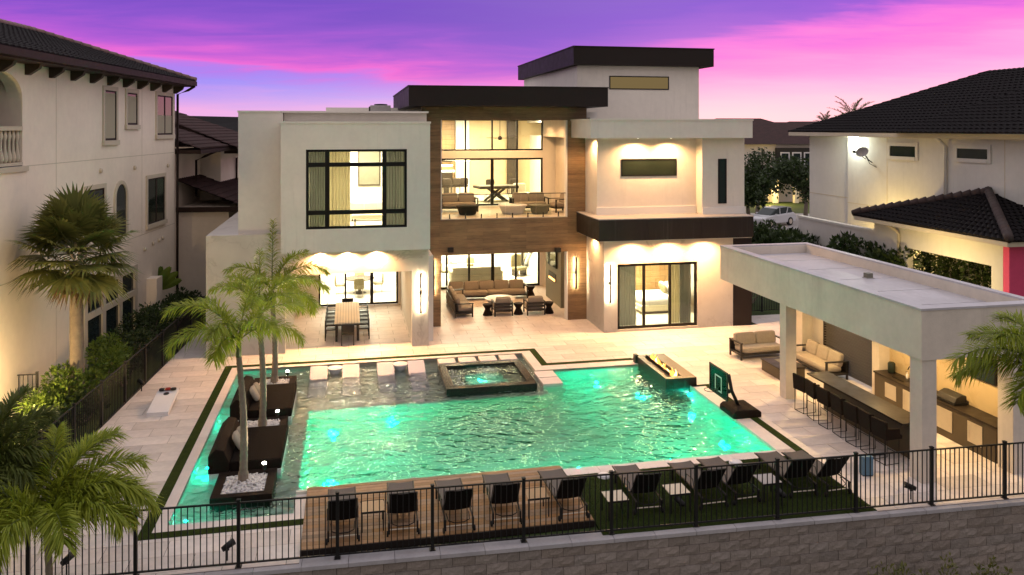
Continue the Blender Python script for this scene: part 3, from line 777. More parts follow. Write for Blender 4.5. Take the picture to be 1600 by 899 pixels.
# basketball hoop
hp = thing('basketball_hoop', 'low poolside basketball hoop with clear backboard and black base', 'basketball hoop', (11.45, 21.75, 0))
MB().prism_y([(-.48,.004),(.42,.004),(.42,.16),(.30,.24),(-.38,.24),(-.48,.16)], -.42, .48).build('base', M['wicker'], hp, bev=.03, seg=3)
MB().tube([(-.05,.1,.2),(-.22,.2,.62),(-.28,.28,1.1)], .055, 8).build('pole', M['blackp'], hp, True)
for bz_ in (.55, .95): MB().box(-.42,-.26,.2,.32,bz_,bz_+.11).build('bracket', M['blackp'], hp)
bx0, by0, by1, bz0, bz1 = -.45, -.0, 1.2, .38, 1.22
hpb = MB().box(bx0-.02,bx0+.02,by0,by1,bz0,bz0+.05).box(bx0-.02,bx0+.02,by0,by1,bz1-.05,bz1).box(bx0-.02,bx0+.02,by0,by0+.05,bz0+.05,bz1-.05).box(bx0-.02,bx0+.02,by1-.05,by1,bz0+.05,bz1-.05).build('board_frame', M['blackp'], hp)
MB().box(bx0-.004,bx0+.004,by0+.05,by1-.05,bz0+.05,bz1-.05).build('pane', M['glass'], hpb)
hs = MB()
for a in ((.38,.42,.5,.98),(.78,.82,.5,.98),(.42,.78,.94,.98),(.42,.78,.5,.54)): hs.box(bx0-.012,bx0-.006,a[0],a[1],a[2],a[3])
hs.build('target_square', M['white_pl'], hpb)
MB().tube([(bx0-.05-.2-.2*cos(t_*.5236), .6+.2*sin(t_*.5236), .56) for t_ in range(13)], .01, 6, False).box(bx0-.07,bx0-.02,.55,.65,.53,.58).build('rim', M['blackp'], hp)
# ================================================================== THE HOUSE
house = thing('modern_house', 'white modern house with wood clad centre and flat dark roofs', 'house', (0, 31, 0))
def hb(name, m, *boxes, bev=0, parent=None):
    b = MB()
    for a in boxes: b.box(a[0], a[1], a[2]-31, a[3]-31, a[4], a[5])
    return b.build(name, m, parent or house, bev=bev)
def glazing(name, x0, x1, z0, z1, Y, mull, trans=(), fw=.06, gm=None, fd=.08, outer=None, thick=()):
    """frame with mullions/transoms in plane Y, panes as sub-parts"""
    ow = outer or fw
    f = MB(); y0, y1 = Y-31-fd/2, Y-31+fd/2
    f.box(x0, x0+ow, y0, y1, z0, z1).box(x1-ow, x1, y0, y1, z0, z1).box(x0+ow, x1-ow, y0, y1, z1-ow, z1).box(x0+ow, x1-ow, y0, y1, z0, z0+ow)
    for i, a in enumerate(mull):
        wd_ = fw*(1.7 if i in thick else 1); f.box(a-wd_/2, a+wd_/2, y0-.004, y1+.004, z0+ow, z1-ow)
    for a in trans: f.box(x0+ow, x1-ow, y0+.006, y1-.006, a-fw/2, a+fw/2)
    fo_ = f.build(name, M['frame'], house)
    xs_ = [x0+ow]+list(mull)+[x1-ow]; zs_ = [z0+ow]+list(trans)+[z1-ow]
    for i in range(len(xs_)-1):
        for j in range(len(zs_)-1):
            MB().box(xs_[i], xs_[i+1], Y-31-.004, Y-31+.004, zs_[j], zs_[j+1]).build('pane', gm or M['glass'], fo_)
    return fo_
def downlight(x, y, z, power, spot=110, lens=.07, col=WARM, tilt=0):
    d = MB().lathe([(lens+.025,-.012),(lens+.025,.0),(lens,.0),(lens,-.012)], 14).build('downlight', M['paint'], house, loc=(x, y-31, z))
    MB().lathe([(lens-.004,-.006),(lens-.004,-.001)], 14).build('lens', M['can'], d)
    l_ = light('SPOT', (0, 0, -.03), power, col, d, .05, (tilt, 0, 0), spot, .6)
    return d
# ---- left block, ground floor
hb('wall', M['marble'], (-5.17,-2.35,31,44,-.04,4.5))
hb('header', M['marble'], (-2.35,2.40,31,31.45,2.93,3.82))
hb('column', M['marble'], (2.40,3.05,31,31.65,-.02,3.82))
hb('wall', M['paint'], (2.45,3.30,31.65,38.6,-.02,3.4))
hb('ceiling', M['ceil'], (-2.35,2.45,31.45,38.6,3.06,3.3))
hb('wall', M['paint'], (-2.35,-1.40,38.6,38.9,-.02,3.06), (2.33,2.45,38.6,38.9,-.02,3.06), (-1.40,2.33,38.6,38.9,2.72,3.06))
glazing('sliding_door', -1.40, 2.33, 0.02, 2.72, 38.7, [-.16, 1.08], fw=.09, thick=(1,))
# dining room behind
hb('dining_room', M['paint'], (-3.4,3.6,44.2,44.4,0,3.2), (-3.6,-3.4,38.9,44.4,0,3.2), (3.6,3.8,38.9,44.4,0,3.2), (-3.6,3.8,38.9,44.4,3.2,3.4))
hb('floor', M['floor_in'], (-3.4,3.6,38.9,44.2,-.03,.015))
light('AREA', (0.2, 10.4, 3.1), 1000, (1,.90,.70), house, 2.6)
hb('side_speaker', M['blackp'], (2.425,2.445,35.2,35.5,2.35,2.55))
# patio cans
for x, y in ((-1.2,33.2),(1.2,33.2),(-1.2,36.4),(1.2,36.4)): downlight(x, y, 3.06, 130, 160)
# ---- left block, upper box with window
bx = (-2.46, 3.05, 30.4)
W0, W1, Wz0, Wz1 = -1.56, 2.17, 4.72, 7.69
hb('upper_wall', M['stucco'], (bx[0],W0,30.4,30.7,3.85,8.66), (W1,bx[1],30.4,30.7,3.85,8.66), (W0,W1,30.4,30.7,3.85,Wz0), (W0,W1,30.4,30.7,Wz1,8.66))
hb('upper_side', M['stucco'], (bx[0],bx[0]+.3,30.7,31.6,3.85,8.66), (bx[1]-.3,bx[1],30.7,36.5,3.85,8.66), (bx[0]+.3,bx[1]-.3,30.7,31.6,8.36,8.66))
hb('soffit', M['paint'], (bx[0]+.3,bx[1]-.3,30.7,31.7,3.82,4.02))
hb('parapet_cap', M['stucco'], (bx[0]-.03,bx[1]+.03,30.37,31.6,8.66,8.74))
hb('upper_wall', M['stucco'], (-4.08,bx[0],31.35,36.5,4.5,9.08), (bx[0]+.02,bx[1]-.02,31.62,36.5,8.36,9.08))
hb('parapet_cap', M['stucco'], (-4.11,3.08,31.32,36.5,9.08,9.15))
glazing('picture_window', W0, W1, Wz0, Wz1, 30.5, [-.79, 1.32], [5.33, 7.12], fw=.16, outer=.09, fd=.12)
hb('bedroom', M['paint'], (bx[0]+.3,-2.1,31.6,36.3,4.4,8.36), (-2.46,2.75,36.3,36.5,4.4,8.36), (bx[0]+.3,2.75,31.7,36.5,8.2,8.355))
hb('floor', M['floor_in'], (-2.1,2.75,30.7,36.3,4.30,4.45))
light('AREA', (.3, 3.0, 8.1), 900, (1,.87,.60), house, 2.2)
def curtain(x0, x1, y, z0, z1, m_, waves, name, label, amp=.05):
    g_ = MB().grid(lambda u, v: (x0+(x1-x0)*u, amp*sin(u*waves*2*pi)+.012*sin(u*31), z0+(z1-z0)*v), waves*8, 1)
    n_ = len(g_.v); g_.v += [(a, b+.008, c) for a, b, c in g_.v]; g_.f += [tuple(i+n_ for i in reversed(f)) for f in g_.f]
    return tag(g_.build(name, m_, None, True, loc=(0, y, 0)), label, 'curtain', 'curtains in the house')
curtain(-1.5, -.85, 30.85, 4.46, 7.9, M['curtain_g'], 7, 'curtain', 'grey green curtain in left light of the big upper window')
curtain(-.72, .05, 30.95, 4.46, 7.9, M['curtain'], 6, 'curtain', 'pale curtain drawn left of centre in the big upper window')
curtain(1.38, 2.12, 30.85, 4.46, 7.9, M['curtain_g'], 7, 'curtain', 'grey green curtain in right light of the big upper window')
# bedroom furniture: arched headboard bench, mirror, fan
bd = thing('dresser', 'pale wooden dresser inside the big upper window', 'dresser', (.95, 35.2, 4.45))
MB().box(-.9,.9,-.25,.25,.12,.85).build('body', M['sofa_in'], bd, bev=.02)
for i in (-1,0,1): MB().box(i*.58-.27,i*.58+.27,-.27,-.252,.2,.78).build('drawer', M['cream'], bd, bev=.01)
for i in (-.8,.8): MB().box(i-.03,i+.03,-.2,.2,0,.12).build('leg', M['dark_in'], bd)
mr = thing('mirror', 'dark framed wall mirror above the pale dresser', 'mirror', (.9, 36.28, 6.0))
MB().box(-.5,.5,-.05,0,-.1,1.6).build('frame', M['dark_in'], mr); MB().box(-.44,.44,-.062,-.052,-.04,1.54).build('glass', M['stone_gr'], mr)
bb = thing('bench', 'cream upholstered bench below the dresser upstairs', 'bench', (.9, 33.4, 4.45))
MB().pillow((0,0,.4), (1.6,.55,.22), .4).build('seat', M['sofa_in'], bb, True)
for i in (-.65,.65): MB().box(i-.03,i+.03,-.2,.2,0,.32).build('leg', M['dark_in'], bb)
def fan(loc, label, rad=.75, drop=.5):
    t_ = thing('ceiling_fan', label, 'ceiling fan', loc)
    MB().tube([(0,0,0),(0,0,drop)], .014, 6).build('rod', M['blackp'], t_)
    MB().lathe([(.03,-.09),(.09,-.07),(.11,0),(.08,.07),(.03,.1)], 16).build('motor', M['blackp'], t_, True)
    for k in range(3):
        a = k*2.094+.1
        MB().box(.08,rad,-.055,.055,-.006,.006).xf(lambda x,y,z,a=a: (x*cos(a)-y*sin(a), x*sin(a)+y*cos(a), z+y*.15)).build('blade', M['blackp'], t_)
fan((.2, 33.6, 7.75), 'black ceiling fan in the left upstairs bedroom', .6, .45)
for x in (-1.05, -.05, 1.05): downlight(x, 30.86, 3.815, 750, 162, .06, tilt=R(-12))
# ---- centre: wood frame, balcony and covered patio
hb('cladding', M['clad'], (3.05,3.86,33.9,34.2,-.02,9.4), (9.48,10.36,33.9,34.2,-.02,9.4), (3.86,9.48,33.9,34.2,8.84,9.4), (3.86,9.48,33.9,34.2,3.03,4.55))
hb('trim', M['paint'], (3.86,3.90,33.92,34.25,4.55,8.84), (9.43,9.48,33.86,34.25,-.01,3.03), (9.42,9.48,33.92,34.25,4.55,8.84))
hb('roof_slab', M['bronze'], (2.40,10.92,32.6,44,9.41,10.2))
hb('roof_edge', M['bronze'], (2.37,10.95,32.57,44.03,10.2,10.25))
hb('balcony_floor', M['floor_in'], (3.35,10.6,33.93,39.2,4.30,4.58))
hb('ceiling', M['ceil'], (3.35,10.95,34.2,39.2,8.95,9.2))
hb('wall', M['paint'], (10.62,10.9,34.2,39.2,4.58,8.95), (3.1,3.35,34.2,39.2,4.58,8.95), (9.66,10.62,39.2,39.4,4.58,8.95), (3.35,9.66,39.2,39.4,6.98,7.36), (3.35,4.30,39.2,39.4,4.58,6.98), (3.35,4.30,39.2,39.4,7.36,8.95))
glazing('balcony_door', 4.30, 9.66, 4.60, 6.98, 39.25, [5.70, 7.05, 8.32], fw=.09, thick=(1,))
glazing('clerestory', 4.30, 9.66, 7.36, 8.94, 39.25, [5.70, 7.05, 8.32], fw=.075)
# lounge behind the balcony
hb('lounge', M['wood_in'], (3.0,6.2,47.0,47.2,4.4,9.2))
hb('lounge_wall', M['paint'], (6.2,7.0,46.6,46.8,4.4,9.2), (11.5,12.2,46.4,46.6,4.4,9.2), (12.2,12.4,39.4,46.6,4.4,9.2), (2.8,3.0,39.4,47.2,4.4,9.2))
hb('lounge_panel', M['amber'], (7.0,9.3,46.8,47.0,4.4,9.2), (9.9,11.5,46.7,46.9,4.4,9.2))
hb('lounge_post', M['dark_in'], (9.3,9.9,46.3,46.6,4.4,9.2))
hb('ceiling', M['ceil'], (2.8,12.4,39.4,47.2,9.2,9.4))
hb('floor', M['floor_in'], (2.8,12.4,39.2,47.2,4.3,4.56))
hb('back_bar', M['dark_in'], (3.2,6.0,46.6,47.0,4.56,5.9), (3.2,6.0,46.7,47.0,6.5,7.1))
hb('bar_light', M['led_in'], (3.2,6.1,46.55,46.62,5.9,6.0), (3.2,6.0,46.55,46.62,6.25,6.32))
light('AREA', (6.2, 12.2, 9.0), 1250, (1,.85,.57), house, 3.2)
light('AREA', (10.0, 11.8, 9.0), 420, (1,.85,.57), house, 1.5)
for i, (x, z, a) in enumerate(((4.6,7.0,.5),(5.2,6.75,-.3),(5.7,7.1,.2),(6.1,6.7,-.5),(4.9,7.3,.1),(6.5,7.05,.35))):
    t_ = thing('pendant_light', f'{ORD[i]} lit stick of the linear chandelier in upstairs lounge', 'pendant', (x, 43.2, z), a, 'chandelier sticks upstairs')
    MB().box(-.42,.42,-.025,.025,-.025,.025).build('led', M['led_in'], t_); MB().tube([(0,0,0.02),(0,0,9.2-z)], .004, 4).build('cable', M['blackp'], t_)
fan((6.95, 36.6, 8.02), 'black ceiling fan above the upstairs balcony', .85, .9)
def pooltable():
    t_ = thing('game_table', 'dark game table with crossed legs upstairs behind glass', 'table', (7.75, 42.0, 4.56), .15)
    MB().box(-1.1,1.1,-.62,.62,.70,.84).build('top', M['dark_in'], t_, bev=.02)
    MB().box(-.98,.98,-.5,.5,.842,.85).build('playing_surface', M['stone_gr'], t_)
    for s in (-1,1):
        MB().tube([(-.55,s*.3,0),(.4,s*.3,.7)], .07, 6).build('leg', M['dark_in'], t_); MB().tube([(.55,s*.3,0),(-.4,s*.3,.7)], .07, 6).build('leg', M['dark_in'], t_)
pooltable()
def barstool(x, y, z, lab, m_=None):
    t_ = thing('lounge_chair', lab, 'chair', (x, y, z), pi, 'chairs in the upstairs lounge')
    MB().pillow((0,0,.62), (.5,.5,.14), .4).build('seat', m_ or M['dark_in'], t_, True)
    MB().pillow((0,.22,.88), (.5,.12,.42), .4).build('backrest', m_ or M['dark_in'], t_, True)
    for a in (-.2,.2):
        for b in (-.2,.2): MB().tube([(a*1.1,b*1.1,0),(a,b,.6)], .018, 5).build('leg', M['cream'], t_)
for i, x in enumerate((4.8,5.4,6.0,6.45)): barstool(x, 44.6+.2*i, 4.56, f'{ORD[i]} dark tall chair from the left in upstairs lounge')
barstool(7.7, 43.7, 4.56, 'black leather chair behind the game table upstairs'); barstool(9.1, 43.9, 4.56, 'brown chair right of the game table upstairs')
sf = thing('white_armchair', 'cream armchair beside the game table upstairs', 'armchair', (9.2, 41.8, 4.56), .4)
MB().pillow((0,0,.3), (.8,.8,.35), .35).build('seat', M['sofa_in'], sf, True); MB().pillow((0,.35,.6), (.8,.25,.7), .35).build('backrest', M['sofa_in'], sf, True)
for a in (-.3,.3): MB().box(a-.03,a+.03,-.3,.3,0,.16).build('leg', M['dark_in'], sf)
# balcony glass rail
br_ = thing('glass_railing', 'frameless glass railing with black top rail on the balcony', 'railing', (6.67, 33.98, 4.58))
MB().box(-2.76,2.74,-.02,.02,1.02,1.05).build('top_rail', M['blackp'], br_)
for k in range(8):
    x = -2.42+k*.69
    MB().box(x-.035,x+.035,-.035,.035,0,.012).box(x-.022,x+.022,-.022,.022,.012,.20).build('spigot', M['blackp'], br_)
for k in range(7):
    x = -2.42+k*.69-.30
    MB().box(x,x+.66,-.006,.006,.06,1.02).build('pane', M['glass'], br_)
for x, y in ((5.0,35.4),(6.7,35.2),(8.5,35.4),(5.0,37.6),(6.9,37.9),(8.5,37.6)): downlight(x, y, 8.95, 260, 158)
# covered patio, ground floor
hb('ceiling', M['ceil'], (3.3,10.9,34.2,41.6,3.10,3.28))
hb('wall', M['paint'], (10.36,10.6,34.2,41.6,-.02,3.10), (3.30,3.62,34.2,41.6,-.02,3.10), (3.62,4.66,41.6,41.9,-.02,3.10), (10.08,10.36,41.6,41.9,-.02,3.10))
glazing('patio_door', 4.66, 10.08, .01, 3.08, 41.65, [5.05, 6.24, 7.51, 8.77], fw=.10, thick=(2,))
hb('fireplace_wall', M['stone_gr'], (9.78,10.36,36.15,39.06,-.01,3.10), bev=.01)
fb = hb('firebox', M['blackp'], (9.755,9.785,37.0,38.4,1.05,1.42)); MB().box(9.73,9.76,37.15-31,38.25-31,1.07,1.16).build('embers', emis('ember_glow', (1,.45,.12), 5), fb)
tv = thing('television', 'black television on the patio fireplace wall', 'television', (9.72, 37.6, 1.75))
MB().box(-.03,.05,-.85,.85,0,.98).build('body', M['blackp'], tv, bev=.01); MB().box(-.036,-.031,-.81,.81,.04,.94).build('screen', M['glass_dk'], tv)
for x, y in ((5.0,35.6),(7.0,35.6),(8.9,35.6),(5.0,38.6),(7.0,38.6),(8.9,38.6),(6.0,40.6),(8.5,40.6)): downlight(x, y, 3.10, 105, 160)
# living room behind
hb('living_room', M['paint'], (3.0,11.5,48.6,48.8,0,3.3), (2.8,3.0,41.9,48.8,0,3.3), (12.3,12.5,41.9,48.8,0,3.3), (2.8,12.5,41.9,48.8,3.25,3.4))
hb('floor', M['floor_in'], (2.8,12.5,41.7,48.6,-.03,.015))
light('AREA', (5.6, 14.2, 3.15), 850, (1,.88,.62), house, 2.5); light('AREA', (8.6, 14.2, 3.15), 850, (1,.88,.62), house, 2.5)
def insofa(x, y, w_, rz_, lab, m_):
    t_ = thing('indoor_sofa', lab, 'sofa', (x, y, .015), rz_)
    MB().box(-w_/2,w_/2,-.45,.45,.08,.42).build('base', m_, t_, bev=.05, seg=3)
    MB().box(-w_/2,w_/2,.25,.47,.42,.85).build('backrest', m_, t_, bev=.06, seg=3)
    for s in (-1,1): MB().box(s*w_/2-.1,s*w_/2+.1,-.45,.47,.08,.62).build('armrest', m_, t_, bev=.05, seg=3)
    for s in (-1,1): MB().pillow((s*w_/5,.1,.62), (.45,.18,.4), .5).build('cushion', M['olive_in'] if s > 0 else m_, t_, True)
    for s in (-1,1): MB().box(s*w_/2.3-.04,s*w_/2.3+.04,-.4,.4,0,.08).build('leg', M['dark_in'], t_)
insofa(6.9, 43.5, 2.7, pi, 'long cream sofa seen through the patio glass doors', M['sofa_in'])
insofa(6.6, 46.6, 2.4, 0, 'second cream sofa at the back of the living room', M['sofa_in'])
cl = thing('console_table', 'dark low table with books in the living room', 'table', (6.8, 45.0, .015))
MB().box(-.9,.9,-.4,.4,.32,.38).build('top', M['dark_in'], cl)
for a in (-.8,.8): MB().box(a-.04,a+.04,-.35,.35,0,.32).build('leg', M['dark_in'], cl)
MB().box(-.2,.2,-.15,.15,.38,.72).build('vase', M['olive_in'], cl, bev=.03)
ch = thing('side_chair', 'dark lounge chair by the stairs behind patio glass', 'chair', (9.6, 44.6, .015), .5)
MB().pillow((0,0,.42), (.75,.7,.2), .4).build('seat', M['olive_in'], ch, True); MB().pillow((0,.3,.8), (.75,.16,.8), .4).build('backrest', M['olive_in'], ch, True)
for a in (-.3,.3): MB().box(a-.025,a+.025,-.28,.28,0,.34).build('leg', M['dark_in'], ch)
st = thing('staircase', 'pale staircase rising behind the patio glass doors', 'stairs', (10.8, 46.0, .015))
for k in range(12): MB().box(-.25-.0+.0, .9, 1.6-.28*k, 1.9-.28*k, .18*k, .18*k+.17).build('step', M['paint'], st)
MB().prism_x([(1.9,.1),(1.9,.95),(-1.5,3.05),(-1.5,2.2)], -.30, -.26).build('balustrade', M['cream'], st)
# wall boxes (heaters) under the band
for i, px in enumerate((704, 872)):
    X, Z = PY(px, 391, 33.7)
    t_ = thing('outdoor_speaker', f'black outdoor speaker on the wood band {["above the left","above the right"][i]} end of the sofa patio', 'speaker', (X, 33.88, Z))
    MB().box(-.13,.13,-.24,-.04,-.1,.1).build('body', M['blackp'], t_, bev=.02); MB().box(-.04,.04,-.05,.02,-.04,.04).build('bracket', M['blackp'], t_)
# ---- right block
hb('wall', M['marble'], (10.36,10.95,31.45,31.75,-.02,3.9), (14.52,16.15,31.45,31.75,-.02,3.9), (10.95,14.52,31.45,31.75,2.82,3.9), (10.36,10.66,31.75,33.9,-.02,3.9), (10.95,14.52,31.45,31.75,-.02,.10))
glazing('bedroom_door', 10.95, 14.52, .10, 2.82, 31.55, [12.14, 13.30], fw=.11, thick=())
hb('corner_pier', M['bronze'], (16.16,17.05,31.5,32.4,-.02,3.9))
hb('canopy', M['canopym'], (9.90,16.70,30.7,33.88,3.90,4.76))
hb('canopy_end', M['bronze'], (16.70,17.02,31.3,33.9,3.90,4.74))
for cx_ in (12.0, 14.35): hb('canopy_seam', M['black'], (cx_,cx_+.015,30.692,30.7,3.92,4.75))
hb('canopy_flashing', M['concrete'], (9.88,16.72,30.68,33.86,4.76,4.80))
hb('soffit', M['paint'], (9.95,16.65,30.75,33.88,3.87,3.90))
for x in (11.55, 13.15, 14.75): downlight(x, 30.98, 3.87, 850, 164, .06, tilt=R(-10))
downlight(10.12, 32.6, 3.87, 300, 160, .06)
hb('bedroom', M['paint'], (10.66,10.8,33.9,37.0,0,3.3), (15.9,16.1,31.75,37.0,0,3.3), (10.66,16.1,31.75,37.0,3.25,3.4))
hb('bed_wall', M['wood_in'], (10.8,15.9,36.8,37.0,0,3.25))
hb('floor', M['floor_in'], (10.66,16.1,31.7,36.8,-.03,.1))
light('AREA', (12.7, 3.3, 3.15), 720, (1,.86,.56), house, 2.2)
bed = thing('bed', 'made white bed with pillows behind the bedroom glass door', 'bed', (13.9, 34.7, .1), R(90))
MB().box(-.95,.95,-1.05,1.05,.12,.40).build('base', M['sofa_in'], bed, bev=.03)
MB().pillow((0,0,.55), (1.9,2.05,.38), .3, None, 24, 8).build('mattress', M['white_pl'], bed, True)
MB().box(-1.0,1.0,-1.18,-1.06,0,1.3).build('headboard', M['olive_in'], bed, bev=.04)
for i, (a, b) in enumerate(((-.5,-.85),(.4,-.85),(-.45,-.6),(.45,-.6),(0,-.4))):
    MB().pillow((0,0,0), (.66,.18,.46), .55).xf(lambda x,y,z: rotx(R(-25))((x,y,z))).build('pillow', M['white_pl'] if i != 4 else M['olive_in'], bed, True, loc=(a, b, .95))
for a in (-.8,.8):
    MB().box(a-.05,a+.05,-.9,.9,0,.12).build('leg', M['dark_in'], bed)
vt = thing('vanity_bench', 'pale bench at the foot of the bed', 'bench', (12.2, 33.6, .1), R(90))
MB().pillow((0,0,.45), (1.3,.45,.14), .35).build('seat', M['sofa_in'], vt, True)
for a in (-.5,.5): MB().box(a-.03,a+.03,-.18,.18,0,.4).build('leg', M['cream'], vt)
curtain(11.05, 11.95, 32.0, .11, 3.2, M['curtain_g'], 8, 'curtain', 'grey green curtain at left of the bedroom sliding door')
curtain(13.5, 13.95, 32.05, .11, 3.2, M['curtain'], 4, 'curtain', 'pale sheer curtain at right of the bedroom sliding door')
curtain(13.95, 14.45, 32.0, .11, 3.2, M['curtain_g'], 5, 'curtain', 'grey green curtain at far right of the bedroom sliding door')
# upper right
hb('upper_wall', M['stucco'], (10.30,14.80,32.2,39.1,4.76,8.07), (14.80,16.76,31.6,39.1,4.76,8.07))
hb('base_trim', M['paint'], (10.26,14.78,32.14,32.2,4.80,5.12), (14.80,16.80,31.55,31.6,4.80,5.10))
hb('roof_slab', M['stucco'], (9.65,16.82,31,39.1,8.07,8.80)); hb('parapet_cap', M['stucco'], (9.62,16.85,30.97,39.1,8.80,8.87))
for x in (11.95, 13.45): downlight(x, 31.75, 8.06, 560, 162, .06, tilt=R(-10))
downlight(10.0, 32.4, 8.06, 300, 160, .06)
def panel_window(x0, x1, z0, z1, Y, gm, nm='window'):
    f_ = MB(); w_ = .05
    f_.box(x0-w_,x0,Y-31-.03,Y-31+.1,z0-w_,z1+w_).box(x1,x1+w_,Y-31-.03,Y-31+.1,z0-w_,z1+w_).box(x0,x1,Y-31-.03,Y-31+.1,z1,z1+w_).box(x0,x1,Y-31-.03,Y-31+.1,z0-w_,z0)
    f_ = f_.build(nm, M['frame'], house); MB().box(x0,x1,Y-31-.012,Y-31+.05,z0,z1).build('pane', gm, f_)
panel_window(11.42, 13.84, 6.48, 7.12, 32.2, M['glass_grn']); panel_window(15.58, 15.87, 5.3, 7.12, 31.6, M['glass_dk'])
# tower
hb('tower_wall', M['stucco'], (10.54,16.69,36,47.6,8.8,11.45)); hb('tower_roof', M['bronze'], (10.25,17.28,35.6,48,11.452,12.28)); hb('roof_edge', M['bronze'], (10.22,17.31,35.57,48.03,12.28,12.33))
panel_window(12.17, 15.08, 10.38, 10.92, 36, M['glass_amb'])
hb('rear_parapet', M['stucco'], (-1.1,4.0,40,46,9.1,9.5))
hb('rear_block', M['stucco'], (-4.0,3.0,36.5,47,3.4,9.06), (3.0,10.3,47.3,50,0,9.3), (-5.1,3.0,44.4,50,0,4.4), (10.7,16.6,37.05,47,0,8.05))
# roof plant
rv = thing('roof_unit', 'grey rooftop air unit beside the dark roof edge', 'air unit', (1.5, 38.5, 9.15))
MB().box(-.5,.45,-.4,.4,0,.42).build('casing', M['concrete'], rv, bev=.02); MB().lathe([(.3,.42),(.32,.48),(.1,.50)], 16).build('fan_guard', M['blackp'], rv)
MB().box(-.56,-.5,-.3,.3,.08,.36).build('grille', M['charcoal'], rv)
# sconces
def sconce(x, y, z0, z1, label):
    t_ = thing('wall_sconce', label, 'wall light', (x, y, (z0+z1)/2), 0, 'tall linear wall sconces'); h_ = (z1-z0)/2
    MB().box(-.05,.05,-.03,-.002,-.06,.06).build('mount', M['blackp'], t_)
    MB().box(-.042,.042,-.125,-.10,-h_-.02,h_+.02).build('bar', M['blackp'], t_)
    MB().box(-.018,.018,-.098,-.07,-h_+.02,h_-.02).build('led_tube', M['strip'], t_)
    MB().box(-.02,.02,-.12,-.03,-.03,.03).build('hub', M['blackp'], t_)
sconce(2.74, 31.0, 1.32, 2.85, 'lit vertical bar sconce on the marble column by the dining patio')
sconce(3.54, 33.9, 1.39, 2.85, 'lit vertical bar sconce on the left wood pillar')
sconce(9.84, 33.9, 1.41, 2.77, 'lit vertical bar sconce on the right wood pillar')
sconce(10.59, 31.45, 1.27, 2.84, 'lit vertical bar sconce beside the bedroom door')
# ================================================================== OUTDOOR FURNITURE
# dining table with slatted pale top, chairs
dt = thing('dining_table', 'long outdoor dining table with pale slatted top', 'table', (-.06, 34.1, 0))
for k in range(9): MB().box(-.5+.112*k,-.5+.112*k+.10,-1.95,1.95,.72,.75).build('slat', M['cream'], dt)
MB().box(-.46,.46,-1.9,1.9,.64,.718).build('apron', M['charcoal'], dt)
for a in (-.42,.42):
    for b in (-1.8,1.8): MB().box(a-.045,a+.045,b-.045,b+.045,0,.64).build('leg', M['charcoal'], dt)
def dchair(loc, rz, label):
    t_ = thing('dining_chair', label, 'chair', loc, rz, 'dining chairs')
    MB().box(-.24,.24,-.22,.24,.40,.45).build('seat', M['charcoal'], t_, bev=.015)
    MB().box(-.24,.24,-.26,-.225,.50,.82).build('backrest', M['blackp'], t_, bev=.012)
    for a in (-.23,.23):
        MB().box(a-.02,a+.02,-.26,-.22,0,.82).build('leg', M['blackp'], t_); MB().box(a-.02,a+.02,.2,.24,0,.62).build('leg', M['blackp'], t_)
        MB().box(a-.025,a+.025,-.22,.24,.62,.645).build('armrest', M['blackp'], t_)
    return t_
dc = dchair((-.04, 31.88, 0), 0, 'black dining chair at the near end of the table')
dup(dc, (-.05, 36.3, 0), pi, 'black dining chair at the far end of the table')
for k in range(5):
    dup(dc, (-.68, 32.7+.72*k, 0), -pi/2, f'{ORD[k]} black dining chair from the front along the table left side')
    dup(dc, (.56, 32.7+.72*k, 0), pi/2, f'{ORD[k]} black dining chair from the front along the table right side')
idt = thing('indoor_dining_table', 'round dark dining table inside the left glass doors', 'table', (.55, 41.6, .015))
MB().lathe([(.75,.72),(.75,.76)], 28).build('top', M['dark_in'], idt); MB().lathe([(.35,0),(.3,.04),(.08,.1),(.08,.72)], 16).build('pedestal', M['dark_in'], idt, True)
def ichair(loc, rz, label):
    t_ = thing('indoor_chair', label, 'chair', loc, rz, 'chairs round the indoor table')
    MB().pillow((0,0,.46), (.52,.5,.12), .4).build('seat', M['olive_in'], t_, True); MB().pillow((0,-.22,.72), (.52,.1,.5), .4).build('backrest', M['olive_in'], t_, True)
    for a in (-.2,.2):
        for b in (-.18,.18): MB().tube([(a,b,0),(a*.9,b*.9,.42)], .016, 5).build('leg', M['cream'], t_)
    return t_
ic = ichair((.5, 40.6, .015), 0, 'olive upholstered chair nearest the left glass doors')
dup(ic, (-.45, 41.5, .015), -pi/2, 'olive upholstered chair left of the indoor round table')
dup(ic, (1.5, 41.6, .015), pi/2, 'olive upholstered chair right of the indoor round table')
dup(ic, (.55, 42.7, .015), pi, 'olive upholstered chair behind the indoor round table')
